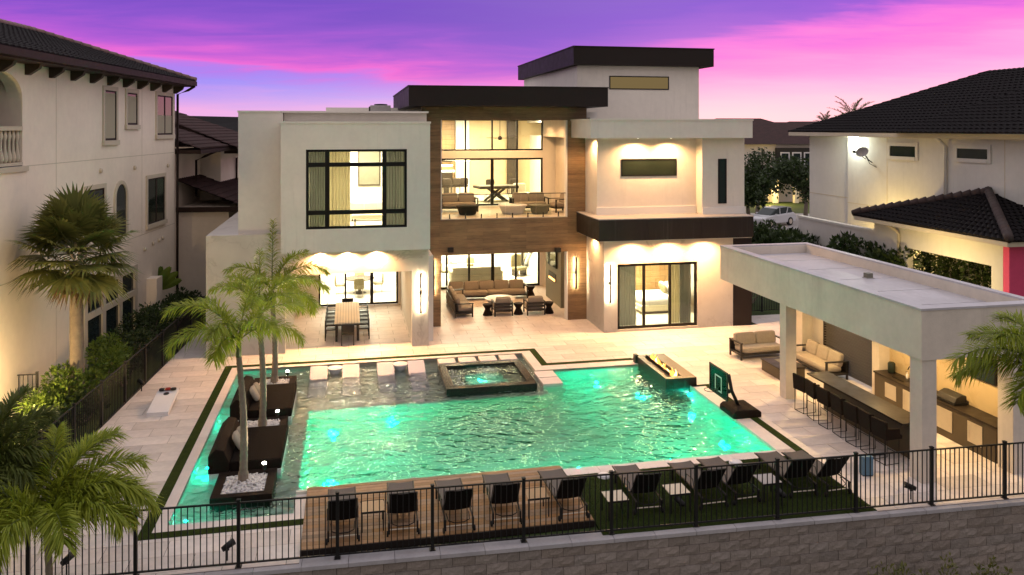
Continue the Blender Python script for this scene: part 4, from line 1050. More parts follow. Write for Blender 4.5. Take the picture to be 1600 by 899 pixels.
# ---- sofas. frame runs along x, faces -y, width w
def bench_sofa(name, label, loc, rz, w_, ncush, fab, cat='sofa', arms=(1,1), seatm=None, group=None, depth=.85, backx=None):
    t_ = thing(name, label, cat, loc, rz, group); h = w_/2; dd = depth/2
    fr_ = M['charcoal']
    MB().box(-h,h,-dd+.02,dd-.02,.16,.23).build('frame', fr_, t_, bev=.006)
    MB().box(-h,h,dd-.05,dd,.23,.62).build('back_frame', fr_, t_, bev=.006)
    for s in (-1,1):
        for y in (-dd+.04, dd-.04): MB().box(s*(h-.03)-.03,s*(h-.03)+.03,y-.03,y+.03,0,.6 if arms[0 if s < 0 else 1] else .2).build('leg', fr_, t_)
        if arms[0 if s < 0 else 1]: MB().box(s*(h-.035)-.045,s*(h-.035)+.045,-dd+.0,dd,.59,.63).build('armrest', fr_, t_, bev=.006)
    i0, i1 = -h+(.09 if arms[0] else 0), h-(.09 if arms[1] else 0)
    nseat = max(1, ncush//2) if ncush > 2 else 1
    for k in range(nseat):
        a = i0+(i1-i0)*k/nseat; b = i0+(i1-i0)*(k+1)/nseat
        MB().pillow(((a+b)/2,-.06,.33), (b-a-.012,depth-.16,.2), .22, None, 24, 8).build('seat_cushion', seatm or fab, t_, True)
    b0, b1 = backx or (i0, i1)
    for k in range(ncush):
        a = b0+(b1-b0)*k/ncush; b = b0+(b1-b0)*(k+1)/ncush
        MB().pillow((0,0,0), (b-a-.015,.2,.46), .3, None, 20, 8).xf(lambda x,y,z: rotx(R(-12))((x,y,z))).build('back_cushion', fab, t_, True, loc=((a+b)/2, dd-.2, .62))
    return t_
# patio L sectional
bench_sofa('sectional_sofa', 'long back run of the taupe outdoor sectional sofa', (6.75, 39.0, 0), 0, 4.0, 5, M['taupe'], arms=(1,1))
bench_sofa('sectional_sofa', 'left run of the taupe sectional sofa reaching toward the pool', (5.06, 36.85, 0), pi/2, 3.2, 4, M['taupe'], arms=(1,1))
def armchair(loc, rz, label, fab, group):
    t_ = thing('armchair', label, 'armchair', loc, rz, group)
    for s in (-1,1):
        for y in (-.38,.38): MB().box(s*.40-.028,s*.40+.028,y-.028,y+.028,0,.58).build('leg', M['charcoal'], t_)
        MB().box(s*.40-.04,s*.40+.04,-.41,.41,.58,.615).build('armrest', M['charcoal'], t_, bev=.006)
    for z in (.20,.36,.50): MB().box(-.37,.37,.36,.39,z,z+.09).build('back_slat', M['charcoal'], t_)
    MB().box(-.37,.37,-.38,.355,.18,.23).build('frame', M['charcoal'], t_)
    MB().pillow((0,-.03,.33), (.72,.72,.2), .25, None, 20, 8).build('seat_cushion', fab, t_, True)
    MB().pillow((0,0,0), (.70,.2,.44), .3, None, 20, 8).xf(lambda x,y,z: rotx(R(-14))((x,y,z))).build('back_cushion', fab, t_, True, loc=(0,.25,.62))
    return t_
ac = armchair((6.85, 35.55, 0), pi, 'left taupe armchair with its back to the pool', M['taupe'], 'patio armchairs')
dup(ac, (8.33, 35.45, 0), pi, 'right taupe armchair with its back to the pool')
def hourglass(loc, label, s=1):
    return tag(MB().lathe([(.22,0),(.225,.03),(.115,.28),(.13,.32),(.225,.47),(.225,.50)], 12).build('side_table', M['wicker'], None, False, loc=loc), label, 'side table', 'hourglass side tables')
hourglass((6.17, 35.5, 0), 'hourglass side table left of the left patio armchair'); hourglass((7.58, 35.42, 0), 'hourglass side table between the two patio armchairs')
hourglass((9.0, 35.35, 0), 'hourglass side table right of the right patio armchair'); hourglass((9.0, 39.1, 0), 'hourglass side table at the end of the sectional by the glass doors')
rt = thing('fire_table', 'round white fire table before the patio sectional', 'table', (7.05, 37.1, 0))
MB().lathe([(.45,0),(.5,.05),(.62,.33),(.72,.36),(.74,.40),(.72,.42)], 36).build('body', M['white_pl'], rt, True); MB().lathe([(.2,.42),(.2,.43)], 24).build('burner', M['charcoal'], rt)
# balcony set (floor z 4.58)
bz = 4.58
bench_sofa('balcony_sofa', 'left grey two seat sofa on the balcony', (5.05, 37.0, bz), 0, 1.75, 2, M['taupe'], group='balcony sofas')
bench_sofa('balcony_sofa', 'right grey two seat sofa on the balcony', (8.35, 36.6, bz), 0, 1.75, 2, M['taupe'], group='balcony sofas')
armchair((9.65, 35.9, bz), R(-78), 'dark framed armchair at the right end of the balcony', M['taupe'], None)
for i, (x, y, m_) in enumerate(((5.25,35.5,M['wicker']),(7.35,35.6,M['white_pl']),(8.55,35.3,M['stone_gr']))):
    r = (.48,.62,.46)[i]
    tag(MB().lathe([(r*.72,0),(r*.8,.05),(r,.34),(r*1.08,.37),(r*1.08,.40)], 28).build('drum_table', m_, None, True, loc=(x, y, bz)),
        ['dark wicker drum table at left of the balcony', 'white round fire table in the middle of the balcony', 'grey round drum table at right of the balcony'][i], 'drum table', 'balcony drum tables')
# ================================================================== PAVILION
pv = thing('pool_pavilion', 'white flat roofed pool pavilion with outdoor kitchen', 'pavilion', (13.4, 16.6, 0))
def pb_(name, m_, *bs, bev=0, parent=None):
    b = MB()
    for a in bs: b.box(a[0]-13.4, a[1]-13.4, a[2]-16.6, a[3]-16.6, a[4], a[5])
    return b.build(name, m_, parent or pv, bev=bev)
RX0, RX1, RY0, RY1 = 13.36, 16.86, 16.55, 27.0
M['roofm'] = mat('white_roof_membrane', (.46,.44,.47), .45, .2, .9, streak=.4, sdir=(1.5,.3,1))
M['pstucco'] = mat('pavilion_stucco', (.62,.56,.49), .85, .12, .9, .3, 45, streak=.3)
pb_('beam', M['pstucco'], (RX0,RX0+.38,RY0,RY1,2.95,4.14), (RX0+.38,RX1-.2,RY0,RY0+.38,2.95,4.14), (RX0+.38,RX1-.2,RY1-.3,RY1,2.95,4.14), (RX1-.2,RX1,RY0,RY1,2.95,4.14))
pb_('coping', M['roofm'], (RX0-.02,RX0+.30,RY0-.02,RY1+.02,4.14,4.19), (RX0+.30,RX1-.2,RY0-.02,RY0+.30,4.14,4.19), (RX0+.30,RX1-.2,RY1-.25,RY1+.02,4.14,4.19), (RX1-.2,RX1+.02,RY0-.02,RY1+.02,4.14,4.19))
pb_('roof_deck', M['roofm'], (RX0+.38,RX1-.2,RY0+.38,RY1-.3,3.55,3.86))
for k in range(5): pb_('roof_seam', M['roofm'], (RX0+.38,RX1-.2,18.2+1.75*k,18.28+1.75*k,3.86,3.868))
pb_('ceiling', M['ceil'], (RX0+.38,RX1-.2,RY0+.38,RY1-.3,3.02,3.1))
pb_('column', M['pstucco'], (13.40,13.76,22.60,22.96,-.02,2.95)); pb_('column', M['pstucco'], (13.40,13.80,16.58,17.0,-.02,2.95))
pb_('pier', M['pstucco'], (15.95,16.84,16.58,17.05,-.02,2.95)); pb_('pier', M['pstucco'], (16.25,16.84,22.0,22.35,-.02,2.95)); pb_('pier', M['pstucco'], (16.25,16.84,26.3,26.98,-.02,2.95))
M['splash'] = marble('travertine_splash', (.60,.46,.26), (.36,.22,.09))
pb_('rear_wall', M['splash'], (16.62,16.84,17.05,22.0,-.02,2.95)); pb_('rear_wall', M['pstucco'], (16.66,16.84,25.5,26.3,-.02,2.95))
M['louvrem'] = mat('grey_louvre', (.075,.066,.055), .4, .1, 3)
lf = pb_('louvre_frame', M['bronze'], (16.58,16.70,22.36,22.46,.05,2.9), (16.58,16.70,25.4,25.5,.05,2.9), (16.58,16.70,22.46,25.4,2.82,2.9))
for k in range(30):
    z = .12+k*.09
    MB().add([(16.56-13.4,22.46-16.6,z),(16.68-13.4,22.46-16.6,z+.05),(16.68-13.4,25.4-16.6,z+.05),(16.56-13.4,25.4-16.6,z),
              (16.56-13.4,22.46-16.6,z+.012),(16.68-13.4,22.46-16.6,z+.062),(16.68-13.4,25.4-16.6,z+.062),(16.56-13.4,25.4-16.6,z+.012)],
             [(3,2,1,0),(4,5,6,7),(0,1,5,4),(1,2,6,5),(2,3,7,6),(3,0,4,7)]).build('louvre', M['louvrem'], lf)
# kitchen run

kc = thing('outdoor_kitchen', 'brown outdoor kitchen counter with steel doors along the pavilion wall', 'kitchen counter', (16.05, 17.2, 0))
MB().box(0,.55,0,4.75,.0,.88).build('cabinet', M['lcab'], kc); MB().box(-.03,.565,-.03,4.78,.88,.93).build('worktop', M['pale_counter'], kc, bev=.004)
for i, (y0, y1, z0, z1) in enumerate(((.45,.95,.22,.76),(1.5,2.2,.2,.78),(2.65,3.0,.25,.72),(3.1,3.45,.2,.78),(3.75,4.25,.3,.74))):
    d_ = MB().box(-.014,-.001,y0,y1,z0,z1).build('steel_door', M['steel'], kc, bev=.003)
    MB().tube([(-.035,y1-.06,z0+.1),(-.035,y1-.06,z1-.1)], .008, 6).build('handle', M['steel'], d_)
MB().box(.12,.46,3.6,4.1,.931,.936).box(.12,.14,3.6,4.1,.936,.95).build('sink', M['black'], kc)
MB().tube([(.5,3.55,.93),(.5,3.55,1.28),(.47,3.55,1.36),(.38,3.55,1.41),(.28,3.55,1.38),(.24,3.55,1.30)], .016, 8).build('faucet', M['blackp'], kc, True)
sb = thing('soap_bottle', 'white soap bottle beside the outdoor sink', 'bottle', (16.5, 21.05, .93)); MB().lathe([(.03,0),(.035,.02),(.035,.13),(.012,.16),(.012,.2)], 12).build('body', M['white_pl'], sb, True)
MB().box(-.05,.01,-.008,.008,.2,.215).build('pump', M['blackp'], sb)
cf = thing('drink_dispenser', 'clear drink dispenser on the outdoor kitchen worktop', 'dispenser', (16.42, 21.65, .93)); MB().lathe([(.10,.02),(.11,.05),(.11,.30),(.07,.34)], 16).build('jar', M['glass_grn'], cf, True); MB().lathe([(.11,0),(.11,.02)], 14).build('base', M['blackp'], cf)
gr = thing('grill', 'dark built in grill on the outdoor kitchen worktop', 'grill', (16.32, 19.05, .935)); MB().box(-.22,.2,-.35,.35,0,.06).build('body', M['blackp'], gr, bev=.01); MB().prism_y([(-.2,.062),(.2,.062),(.2,.24),(.05,.27),(-.12,.2)], -.34, .34).build('hood', M['charcoal'], gr, bev=.02)
pt2 = thing('wall_television', 'dark television on the pavilion kitchen wall', 'television', (16.56, 18.25, 1.75)); MB().box(-.02,.05,-.5,.5,0,.62).build('body', M['blackp'], pt2, bev=.01); MB().box(-.026,-.021,-.47,.47,.03,.59).build('screen', M['glass_dk'], pt2)
# bar and stools
ba = thing('bar_counter', 'long dark stone bar counter with stools along it', 'bar', (13.95, 19.75, 0))
MB().box(-.30,.42,-2.15,2.1,1.0,1.05).build('top', M['pale_counter'], ba, bev=.005); MB().box(.14,.36,-1.95,1.9,0,1.0).build('base', M['lcab'], ba)
def stool(loc, rz, label):
    t_ = thing('bar_stool', label, 'bar stool', loc, rz, 'bar stools at the pavilion counter')   # faces +x
    MB().box(-.22,.26,-.255,.255,.64,.74).build('seat', M['wicker'], t_, bev=.02)
    MB().prism_y([(-.24,.64),(-.17,.64),(-.20,1.10),(-.27,1.10)], -.26, .26).build('backrest', M['wicker'], t_, bev=.015)
    for s in (-1,1):
        MB().prism_y([(-.2,.72),(.18,.72),(.18,.90),(-.22,.94)], s*.235-.025, s*.235+.025).build('armrest', M['wicker'], t_, bev=.01)
        MB().tube([(-.22,s*.2,.68),(-.22,s*.2,.012),(.2,s*.2,.012),(.2,s*.2,.68)], .012, 6).build('leg', M['blackp'], t_)
    MB().tube([(.2,-.2,.25),(.2,.2,.25)], .010, 6).build('footrest', M['blackp'], t_); MB().tube([(-.22,-.2,.013),(-.22,.2,.013)], .010, 6).build('foot_bar', M['blackp'], t_)
    return t_
s0 = stool((13.42, 21.55, 0), .12, 'bar stool farthest from camera at the pavilion bar')
ysl = [21.55, 20.95, 20.32, 19.68, 19.05, 18.45, 17.88]
for k in range(1, 7):
    dup(s0, (13.42+.02*(k % 2), ysl[k], 0), (.12, -.1, .05, -.04, .08, -.05, .1)[k], f'{ORD[k]} bar stool from the far end of the pavilion bar')
# pavilion lounge
bench_sofa('pavilion_loveseat', 'tan two seat sofa facing the pool behind the pavilion column', (14.95, 27.15, 0), R(3), 1.9, 2, M['tan'])
bench_sofa('pavilion_sofa', 'tan three seat sofa against the louvred pavilion wall', (16.1, 25.05, 0), R(-90), 2.2, 3, M['tan'])
pf = thing('fire_pit_table', 'rectangular brown fire table between the pavilion sofas', 'table', (14.68, 24.95, 0))
MB().box(-.47,.47,-.6,.6,0,.36).build('body', M['lcab'], pf, bev=.01); MB().box(-.5,.5,-.63,.63,.361,.40).build('top', M['pale_counter'], pf, bev=.006); MB().box(-.12,.12,-.36,.36,.401,.41).build('burner_tray', M['stone_gr'], pf)
for x, y in ((15.2,18.3),(15.2,20.6),(15.2,24.2)):
    d_ = MB().lathe([(.085,-.012),(.085,0),(.06,0)], 14).build('downlight', M['paint'], pv, loc=(x-13.4, y-16.6, 3.02)); MB().lathe([(.058,-.01),(.058,-.004)], 14).build('lens', M['can'], d_)
    light('SPOT', (0,0,-.03), 380, (1,.66,.28), d_, .06, None, 150, .6)
rd = thing('roof_drain', 'small dark drain box on the white pavilion roof', 'roof drain', (15.72, 21.8, 3.86)); MB().box(-.1,.1,-.1,.1,0,.16).build('box', M['stone_gr'], rd, bev=.01); MB().box(-.13,.13,-.13,.13,0,.02).build('flange', M['concrete'], rd)
bl_ = thing('pool_caddy', 'small upright blue grey box on the paving behind the fence', 'box', (12.42, 17.3, 0), R(-11))
MB().box(-.135,.135,-.1,.1,.02,.47).build('body', M['bluebox'], bl_, bev=.01)
for k in (-1, 1): MB().box(k*.068-.055,k*.068+.055,-.106,-.101,.06,.44).build('panel', M['bluebox'], bl_)
MB().box(-.12,.12,-.09,.09,0,.02).build('foot', M['blackp'], bl_)
# ================================================================== SUN LOUNGERS, TABLES, SPOTS
def lounger():
    t_ = thing('sun_lounger', 'x', 'sun lounger', (0,0,0), 0, 'sun loungers by the front fence')   # head at -y
    r_ = .018
    for s in (-1,1):
        MB().tube([(s*.29,1.12,.30),(s*.29,-.35,.30),(s*.29,-.75,.29)], r_, 6).build('side_rail', M['charcoal'], t_)
        MB().box(s*.29-.02,s*.29+.02,.85,.89,0,.30).build('leg', M['blackp'], t_); MB().box(s*.29-.02,s*.29+.02,-.72,-.68,.05,.30).build('leg', M['blackp'], t_)
        MB().lathe([(.055,-.02),(.06,0),(.055,.02)], 12).xf(lambda a,b,c: (c,a,b)).build('wheel', M['tyre'], t_, True, loc=(s*.32,-.70,.06))
    MB().tube([(-.29,-.70,.14),(.29,-.70,.14)], .013, 6).build('crossbar', M['steel'], t_)
    MB().tube([(-.24,-.45,.29),(-.22,-.68,.24),(-.10,-.74,.22),(.10,-.74,.22),(.22,-.68,.24),(.24,-.45,.29)], .010, 6).build('support_bar', M['blackp'], t_)
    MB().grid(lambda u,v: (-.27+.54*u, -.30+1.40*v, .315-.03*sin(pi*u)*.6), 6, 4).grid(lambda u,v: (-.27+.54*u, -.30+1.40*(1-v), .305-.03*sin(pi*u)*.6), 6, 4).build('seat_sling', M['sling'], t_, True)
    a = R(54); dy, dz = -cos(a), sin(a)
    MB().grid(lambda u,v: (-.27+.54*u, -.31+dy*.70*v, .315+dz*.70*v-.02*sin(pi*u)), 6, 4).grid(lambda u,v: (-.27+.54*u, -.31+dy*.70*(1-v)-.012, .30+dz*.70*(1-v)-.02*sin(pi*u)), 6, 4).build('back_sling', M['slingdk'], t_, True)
    MB().tube([(-.285,-.31,.31),(-.285,-.31+dy*.71,.31+dz*.71),(.285,-.31+dy*.71,.31+dz*.71),(.285,-.31,.31)], .014, 6).build('back_frame', M['charcoal'], t_)
    for s in (-1,1): MB().tube([(s*.31,.10,.31),(s*.31,.05,.50),(s*.31,-.28,.52),(s*.31,-.36,.32)], .013, 6).build('armrest', M['charcoal'], t_)
    return t_
lxs = [-.13, 1.12, 2.24, 3.30, 4.70, 6.50, 7.96, 8.78, 10.28, 11.05]
lp = lounger()
for i, x in enumerate(lxs):
    wood = i < 5
    lab = (f'{ORD[i]} sling lounger from the left on the wooden deck' if wood else f'{ORD[i-5]} sling lounger from the left on the artificial turf')
    rz_ = (.02, -.03, .01, -.045, .035, -.04, .02, .05, -.03, .045)[i]; dy_ = (.0, .05, -.04, .03, -.02, .04, -.05, .02, .06, -.03)[i]
    if i == 0: lp.location = (x, 17.12, .10); lp['label'] = lab; lp.rotation_euler = (0,0,rz_)
    else: dup(lp, (x, (17.12 if wood else 17.18)+dy_, .10 if wood else .0), rz_, lab)
def ltable(loc, label, m_, blackf=True):
    t_ = thing('lounger_table', label, 'side table', loc, 0, 'low tables between loungers')
    MB().box(-.235,.235,-.25,.25,.40,.42).build('top', m_, t_, bev=.004); MB().box(-.245,.245,-.26,-.251,.385,.425).box(-.245,.245,.251,.26,.385,.425).build('edge', M['blackp'], t_)
    for a in (-.22,.22):
        for b in (-.24,.24): MB().box(a-.012,a+.012,b-.012,b+.012,0,.40).build('leg', M['blackp'], t_)
ltable((.49, 17.0, .1), 'slim table between first and second deck loungers', M['tantop']); ltable((4.01, 16.88, .1), 'slim table between fourth and fifth deck loungers', M['tantop'])
ltable((5.73, 16.62, 0), 'tan topped table left of the first turf lounger', M['cream']); ltable((7.18, 16.66, 0), 'tan topped table right of the first turf lounger', M['cream']); ltable((9.45, 16.72, 0), 'pale topped table between third and fourth turf loungers', M['concrete'])
for i, (x, y) in enumerate(((6.1,18.5),(9.6,18.55))):
    t_ = thing('pool_skimmer_lid', f'white round lid on the turf {["left","right"][i]} of the second turf lounger', 'lid', (x, y, 0), 0, 'round lids at the pool edge')
    MB().lathe([(.15,0),(.15,.05),(.12,.065)], 24).build('lid', M['white_pl'], t_, True); MB().lathe([(.17,0),(.17,.02)], 24).build('ring', M['white_pl'], t_)
def stake_spot(x, y, label, az, z=0):
    t_ = thing('garden_spotlight', label, 'garden light', (x, y, z), az, 'stake spotlights')
    MB().tube([(0,0,-.03),(0,0,.22)], .016, 6).build('stake', M['blackp'], t_); MB().box(-.03,.03,-.03,.03,.2,.26).build('knuckle', M['blackp'], t_)
    MB().tube([(0,-.1,.25),(0,.02,.29),(0,.14,.33)], [.05,.062,.07], 12).build('housing', M['blackp'], t_, True)
    MB().tube([(0,.137,.329),(0,.1405,.3305)], .06, 12).build('lens', M['stone_gr'], t_)
for x, y, lab, az in ((7.14,16.32,'stake spotlight in turf below the second tan table',.5),(9.53,16.25,'stake spotlight in turf beside the pale table',.4),(12.6,15.95,'stake spotlight on paving right of the blue panel',1.2),(-2.34,16.4,'stake spotlight on paving behind the front fence near the shelf',-1.0),(-5.26,16.5,'stake spotlight behind the foreground palm',-.6),(-6.55,27.5,'stake spotlight by the side fence near the cornhole board',.9)): stake_spot(x, y, lab, az)
# ================================================================== PALMS AND PLANTS
def vadd(a, b, s=1): return (a[0]+b[0]*s, a[1]+b[1]*s, a[2]+b[2]*s)
def cross(a, b): return (a[1]*b[2]-a[2]*b[1], a[2]*b[0]-a[0]*b[2], a[0]*b[1]-a[1]*b[0])
def norm(a):
    l = math.sqrt(sum(q*q for q in a)) or 1; return (a[0]/l, a[1]/l, a[2]/l)
def frond(mb, rach, base, az, el, Ln, droop, rg, nl=70, ll=.45, lw=.03, plum=.6, hang=.5):
    n = 16; p = base; pts = [p]; dirs = []
    for i in range(n):
        t_ = i/(n-1); e = el-droop*t_**1.4
        d = (cos(az)*cos(e), sin(az)*cos(e), sin(e)); dirs.append(d)
        p = vadd(p, d, Ln/n); pts.append(p)
    rach.tube(pts, [.022*(1-.85*i/n) for i in range(n+1)], 5, False)
    for k in range(nl):
        t_ = .12+.88*k/nl; i = min(int(t_*n), n-1); fr_ = t_*n-i
        b = tuple(pts[i][q]+(pts[i+1][q]-pts[i][q])*fr_ for q in range(3)); d = dirs[i]
        side = norm(cross(d, (0,0,1))); up = norm(cross(side, d))
        for s in (-1, 1):
            a = rg.uniform(-plum, plum)*1.6+.25
            lat = norm(tuple(s*side[q]*cos(a)+up[q]*sin(a) for q in range(3)))
            L_ = ll*(.55+.6*sin(pi*min(.97,.12+.86*t_)))*rg.uniform(.8,1.15)
            dr = norm(tuple(lat[q]*.8+d[q]*(.45+.35*t_) for q in range(3)))
            m1 = vadd(b, dr, L_*.5); m1 = (m1[0], m1[1], m1[2]-hang*L_*.10)
            e1 = vadd(b, dr, L_); e1 = (e1[0]+rg.gauss(0,.015), e1[1]+rg.gauss(0,.015), e1[2]-hang*L_*.5)
            wv = norm(cross(dr, (rg.uniform(-.3,.3), rg.uniform(-.3,.3), 1))); wv = tuple(q*lw/2 for q in wv)
            mb.add([vadd(b,wv,-.5), vadd(b,wv,.5), vadd(m1,wv), vadd(m1,wv,-1), e1], [(0,1,2,3),(3,2,4)])
def palm(name, label, base, top, fr_list, seed, r0=.12, r1=.07, mleaf='frond', shaft=.5, ll=.45, nl=80, plum=.6, lw=.03, hang=.5, group=None, bulge=1.25):
    rg = random.Random(seed)
    th = thing(name, label, 'palm', base, 0, group)
    tp = tuple(top[q]-base[q] for q in range(3)); pts = []; rs = []
    for i in range(61):
        t_ = i/60; bend = sin(pi*t_)*.06
        pts.append((tp[0]*t_+bend, tp[1]*t_, tp[2]*t_)); rs.append((r0*(bulge if t_ < .08 else 1))*(1-t_)+r1*t_+(.007 if i % 3 == 0 else 0))
    MB().tube(pts, rs, 12).build('trunk', M['trunk'], th, True)
    MB().tube([tp, (tp[0],tp[1],tp[2]+shaft*.55), (tp[0],tp[1],tp[2]+shaft)], [r1*1.12, r1, .035], 10).build('crownshaft', M['trunkg'], th, True)
    lf_ = MB(); ra = MB()
    for az, el, Ln, dr in fr_list:
        frond(lf_, ra, (tp[0], tp[1], tp[2]+shaft*.8), R(az), R(el), Ln, R(dr), rg, nl, ll, lw, plum, hang)
    cr = lf_.build('crown', M[mleaf], th); ra.build('frond_stems', M['trunkg'], cr, True)
    return th
def auto_fronds(n, seed, L0, el0=75, el1=-5, dr0=70, dr1=110, az0=0):
    rg = random.Random(seed); out = []
    for i in range(n):
        t_ = i/(n-1); out.append((az0+i*137.5+rg.uniform(-12,12), el0+(el1-el0)*t_+rg.uniform(-6,6), L0*rg.uniform(.85,1.12), dr0+(dr1-dr0)*rg.random()))
    return out
b1 = (-2.46, 19.77, .12); t1 = PD(373, 558, 18.9)
palm('foxtail_palm', 'nearest foxtail palm in the front pool planter', b1, t1, [(178,62,2.02,88),(205,38,1.76,85),(140,58,1.85,80),(70,74,1.85,60),(20,58,1.85,88),(-10,38,1.67,88),(-50,60,1.67,95),(-110,58,1.58,100),(250,30,1.32,90)], 1, .095, .062, ll=.40, nl=125, plum=.65, lw=.028, hang=.8, group='foxtail palms in the pool planters')
b2 = (-2.38, 23.26, .12); t2 = PD(405, 505, 22.35)
palm('foxtail_palm', 'foxtail palm in the middle pool planter', b2, t2, [(170,58,1.6,85),(28,58,1.9,90),(-5,42,1.8,95),(95,78,1.8,45),(-35,46,1.7,98),(140,66,1.6,80),(-95,55,1.4,100)], 2, .095, .065, ll=.38, nl=125, plum=.65, lw=.028, hang=.8, group='foxtail palms in the pool planters')
b3 = (-2.40, 27.15, .12); t3 = PD(425, 472, 26.2)
palm('foxtail_palm', 'farthest foxtail palm in the back pool planter', b3, t3, [(90,88,2.3,22),(10,52,2.1,88),(-5,34,2.0,82),(-28,18,1.9,92),(172,60,1.8,85),(38,68,1.9,72),(-60,50,1.8,100),(205,48,1.6,92)], 3, .10, .07, ll=.42, nl=125, plum=.65, lw=.032, hang=.8, group='foxtail palms in the pool planters')
# foreground palms in front of the wall
tf = PD(74, 838, 13.9)
palm('areca_palm', 'bushy foreground palm in front of the fence', (tf[0], tf[1], -2.6), tf, [(0,58,1.9,105),(25,62,1.9,85),(60,70,1.8,70),(100,75,1.8,60),(150,60,1.7,80),(185,50,1.8,95),(-20,48,1.7,105),(-60,52,1.5,110),(-110,50,1.5,110),(215,55,1.6,100),(80,45,1.5,80),(10,30,1.5,80),(170,25,1.4,80),(-160,60,1.7,80),(40,40,1.7,90),(5,45,2.0,95),(45,75,1.9,75)], 4, .07, .055, 'frond', .25, .46, 200, .6, .026, .7)
tf2 = PD(-30, 770, 14.2)
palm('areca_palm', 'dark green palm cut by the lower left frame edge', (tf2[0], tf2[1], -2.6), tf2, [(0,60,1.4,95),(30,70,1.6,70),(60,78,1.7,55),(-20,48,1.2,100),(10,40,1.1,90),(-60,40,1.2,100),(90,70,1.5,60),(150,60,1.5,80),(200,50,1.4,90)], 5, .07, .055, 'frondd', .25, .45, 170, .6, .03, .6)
tr_ = PD(1652, 610, 14.0)
palm('areca_palm', 'palm fronds reaching in at the right frame edge', (tr_[0], tr_[1], -2.6), tr_, [(168,40,2.0,75),(150,25,1.7,70),(185,62,1.8,80),(120,50,1.6,75),(200,20,1.5,70),(90,60,1.6,70),(30,50,1.7,80),(-60,55,1.7,80)], 6, .09, .07, 'frond', .3, .42, 190, .6, .024, .6)
# sabal palm by the neighbour wall
def fan_leaf(mb, st, base, az, el, pet, rad, rg, nseg=34, droop=.5):
    d = (cos(az)*cos(el), sin(az)*cos(el), sin(el)); hub = vadd(base, d, pet); hub = (hub[0], hub[1], hub[2]-.06*pet)
    st.tube([base, vadd(base, d, pet*.5), hub], [.022,.016,.012], 5, False)
    side = norm(cross(d, (0,0,1))); up = norm(cross(side, d))
    for k in range(nseg):
        a = R(-128+256*k/(nseg-1))+rg.uniform(-.03,.03)
        fold = .28*math.cos(a)
        dr = norm(tuple(d[q]*cos(a)+side[q]*sin(a)+up[q]*fold*.5 for q in range(3)))
        L_ = rad*(.78+.22*cos(a*.7))*rg.uniform(.9,1.08)
        m1 = vadd(hub, dr, L_*.6); m1 = (m1[0], m1[1], m1[2]-droop*.06*L_)
        e1 = vadd(hub, dr, L_); e1 = (e1[0], e1[1], e1[2]-droop*L_*rg.uniform(.25,.5))
        wv = norm(cross(dr, up)); w1 = L_*.045
        mb.add([vadd(hub,wv,-w1*.3), vadd(hub,wv,w1*.3), vadd(m1,wv,w1), vadd(m1,wv,-w1), e1], [(0,1,2,3),(3,2,4)])
sbase = PD(121, 565, 24.0); stop = PD(119, 412, 24.0); sbase = (sbase[0], sbase[1], -.06)
sb_ = thing('sabal_palm', 'tall fan palm against the beige neighbour house', 'palm', sbase)
tz = stop[2]-sbase[2]; tx = stop[0]-sbase[0]
MB().tube([(tx*i/10, 0, tz*i/10) for i in range(11)], [.21-.04*i/10+.008*(i % 2) for i in range(11)], 14).build('trunk', M['trunk'], sb_, True)
bo = MB(); rg = random.Random(8)
for i in range(26):
    a = i*2.4; z = tz-.5+.045*i; bo.tube([(tx+.16*cos(a), .16*sin(a), z), (tx+.36*cos(a), .36*sin(a), z+.1+(.1 if i > 8 else -.5))], [.05,.02], 5)
bo.build('leaf_boots', M['trunk'], sb_)
lf_ = MB(); st_ = MB()
for i in range(40):
    t_ = i/39; el = R(85-115*t_+rg.uniform(-8,8)); az = i*2.39996+rg.uniform(-.2,.2)
    fan_leaf(lf_, st_, (tx+.08*cos(az), .08*sin(az), tz+.55-.35*t_), az, el, rg.uniform(.75,1.05), rg.uniform(.9,1.1), rg, 36, rg.uniform(.15,.45)+.6*t_)
dead = MB(); dst = MB()
for i in range(7):
    az = i*.9+.3; fan_leaf(dead, dst, (tx+.1*cos(az), .1*sin(az), tz+.1), az, R(-62+rg.uniform(-10,10)), rg.uniform(.5,.7), rg.uniform(.6,.85), rg, 22, .9)
M['deadleaf'] = leafmat('dry_frond', (.16,.10,.05), (.30,.21,.11), .1, .8)
dead.build('dry_fronds', M['deadleaf'], sb_)
cr = lf_.build('crown', M['sabal'], sb_); st_.build('leaf_stalks', M['trunkg'], cr, True)
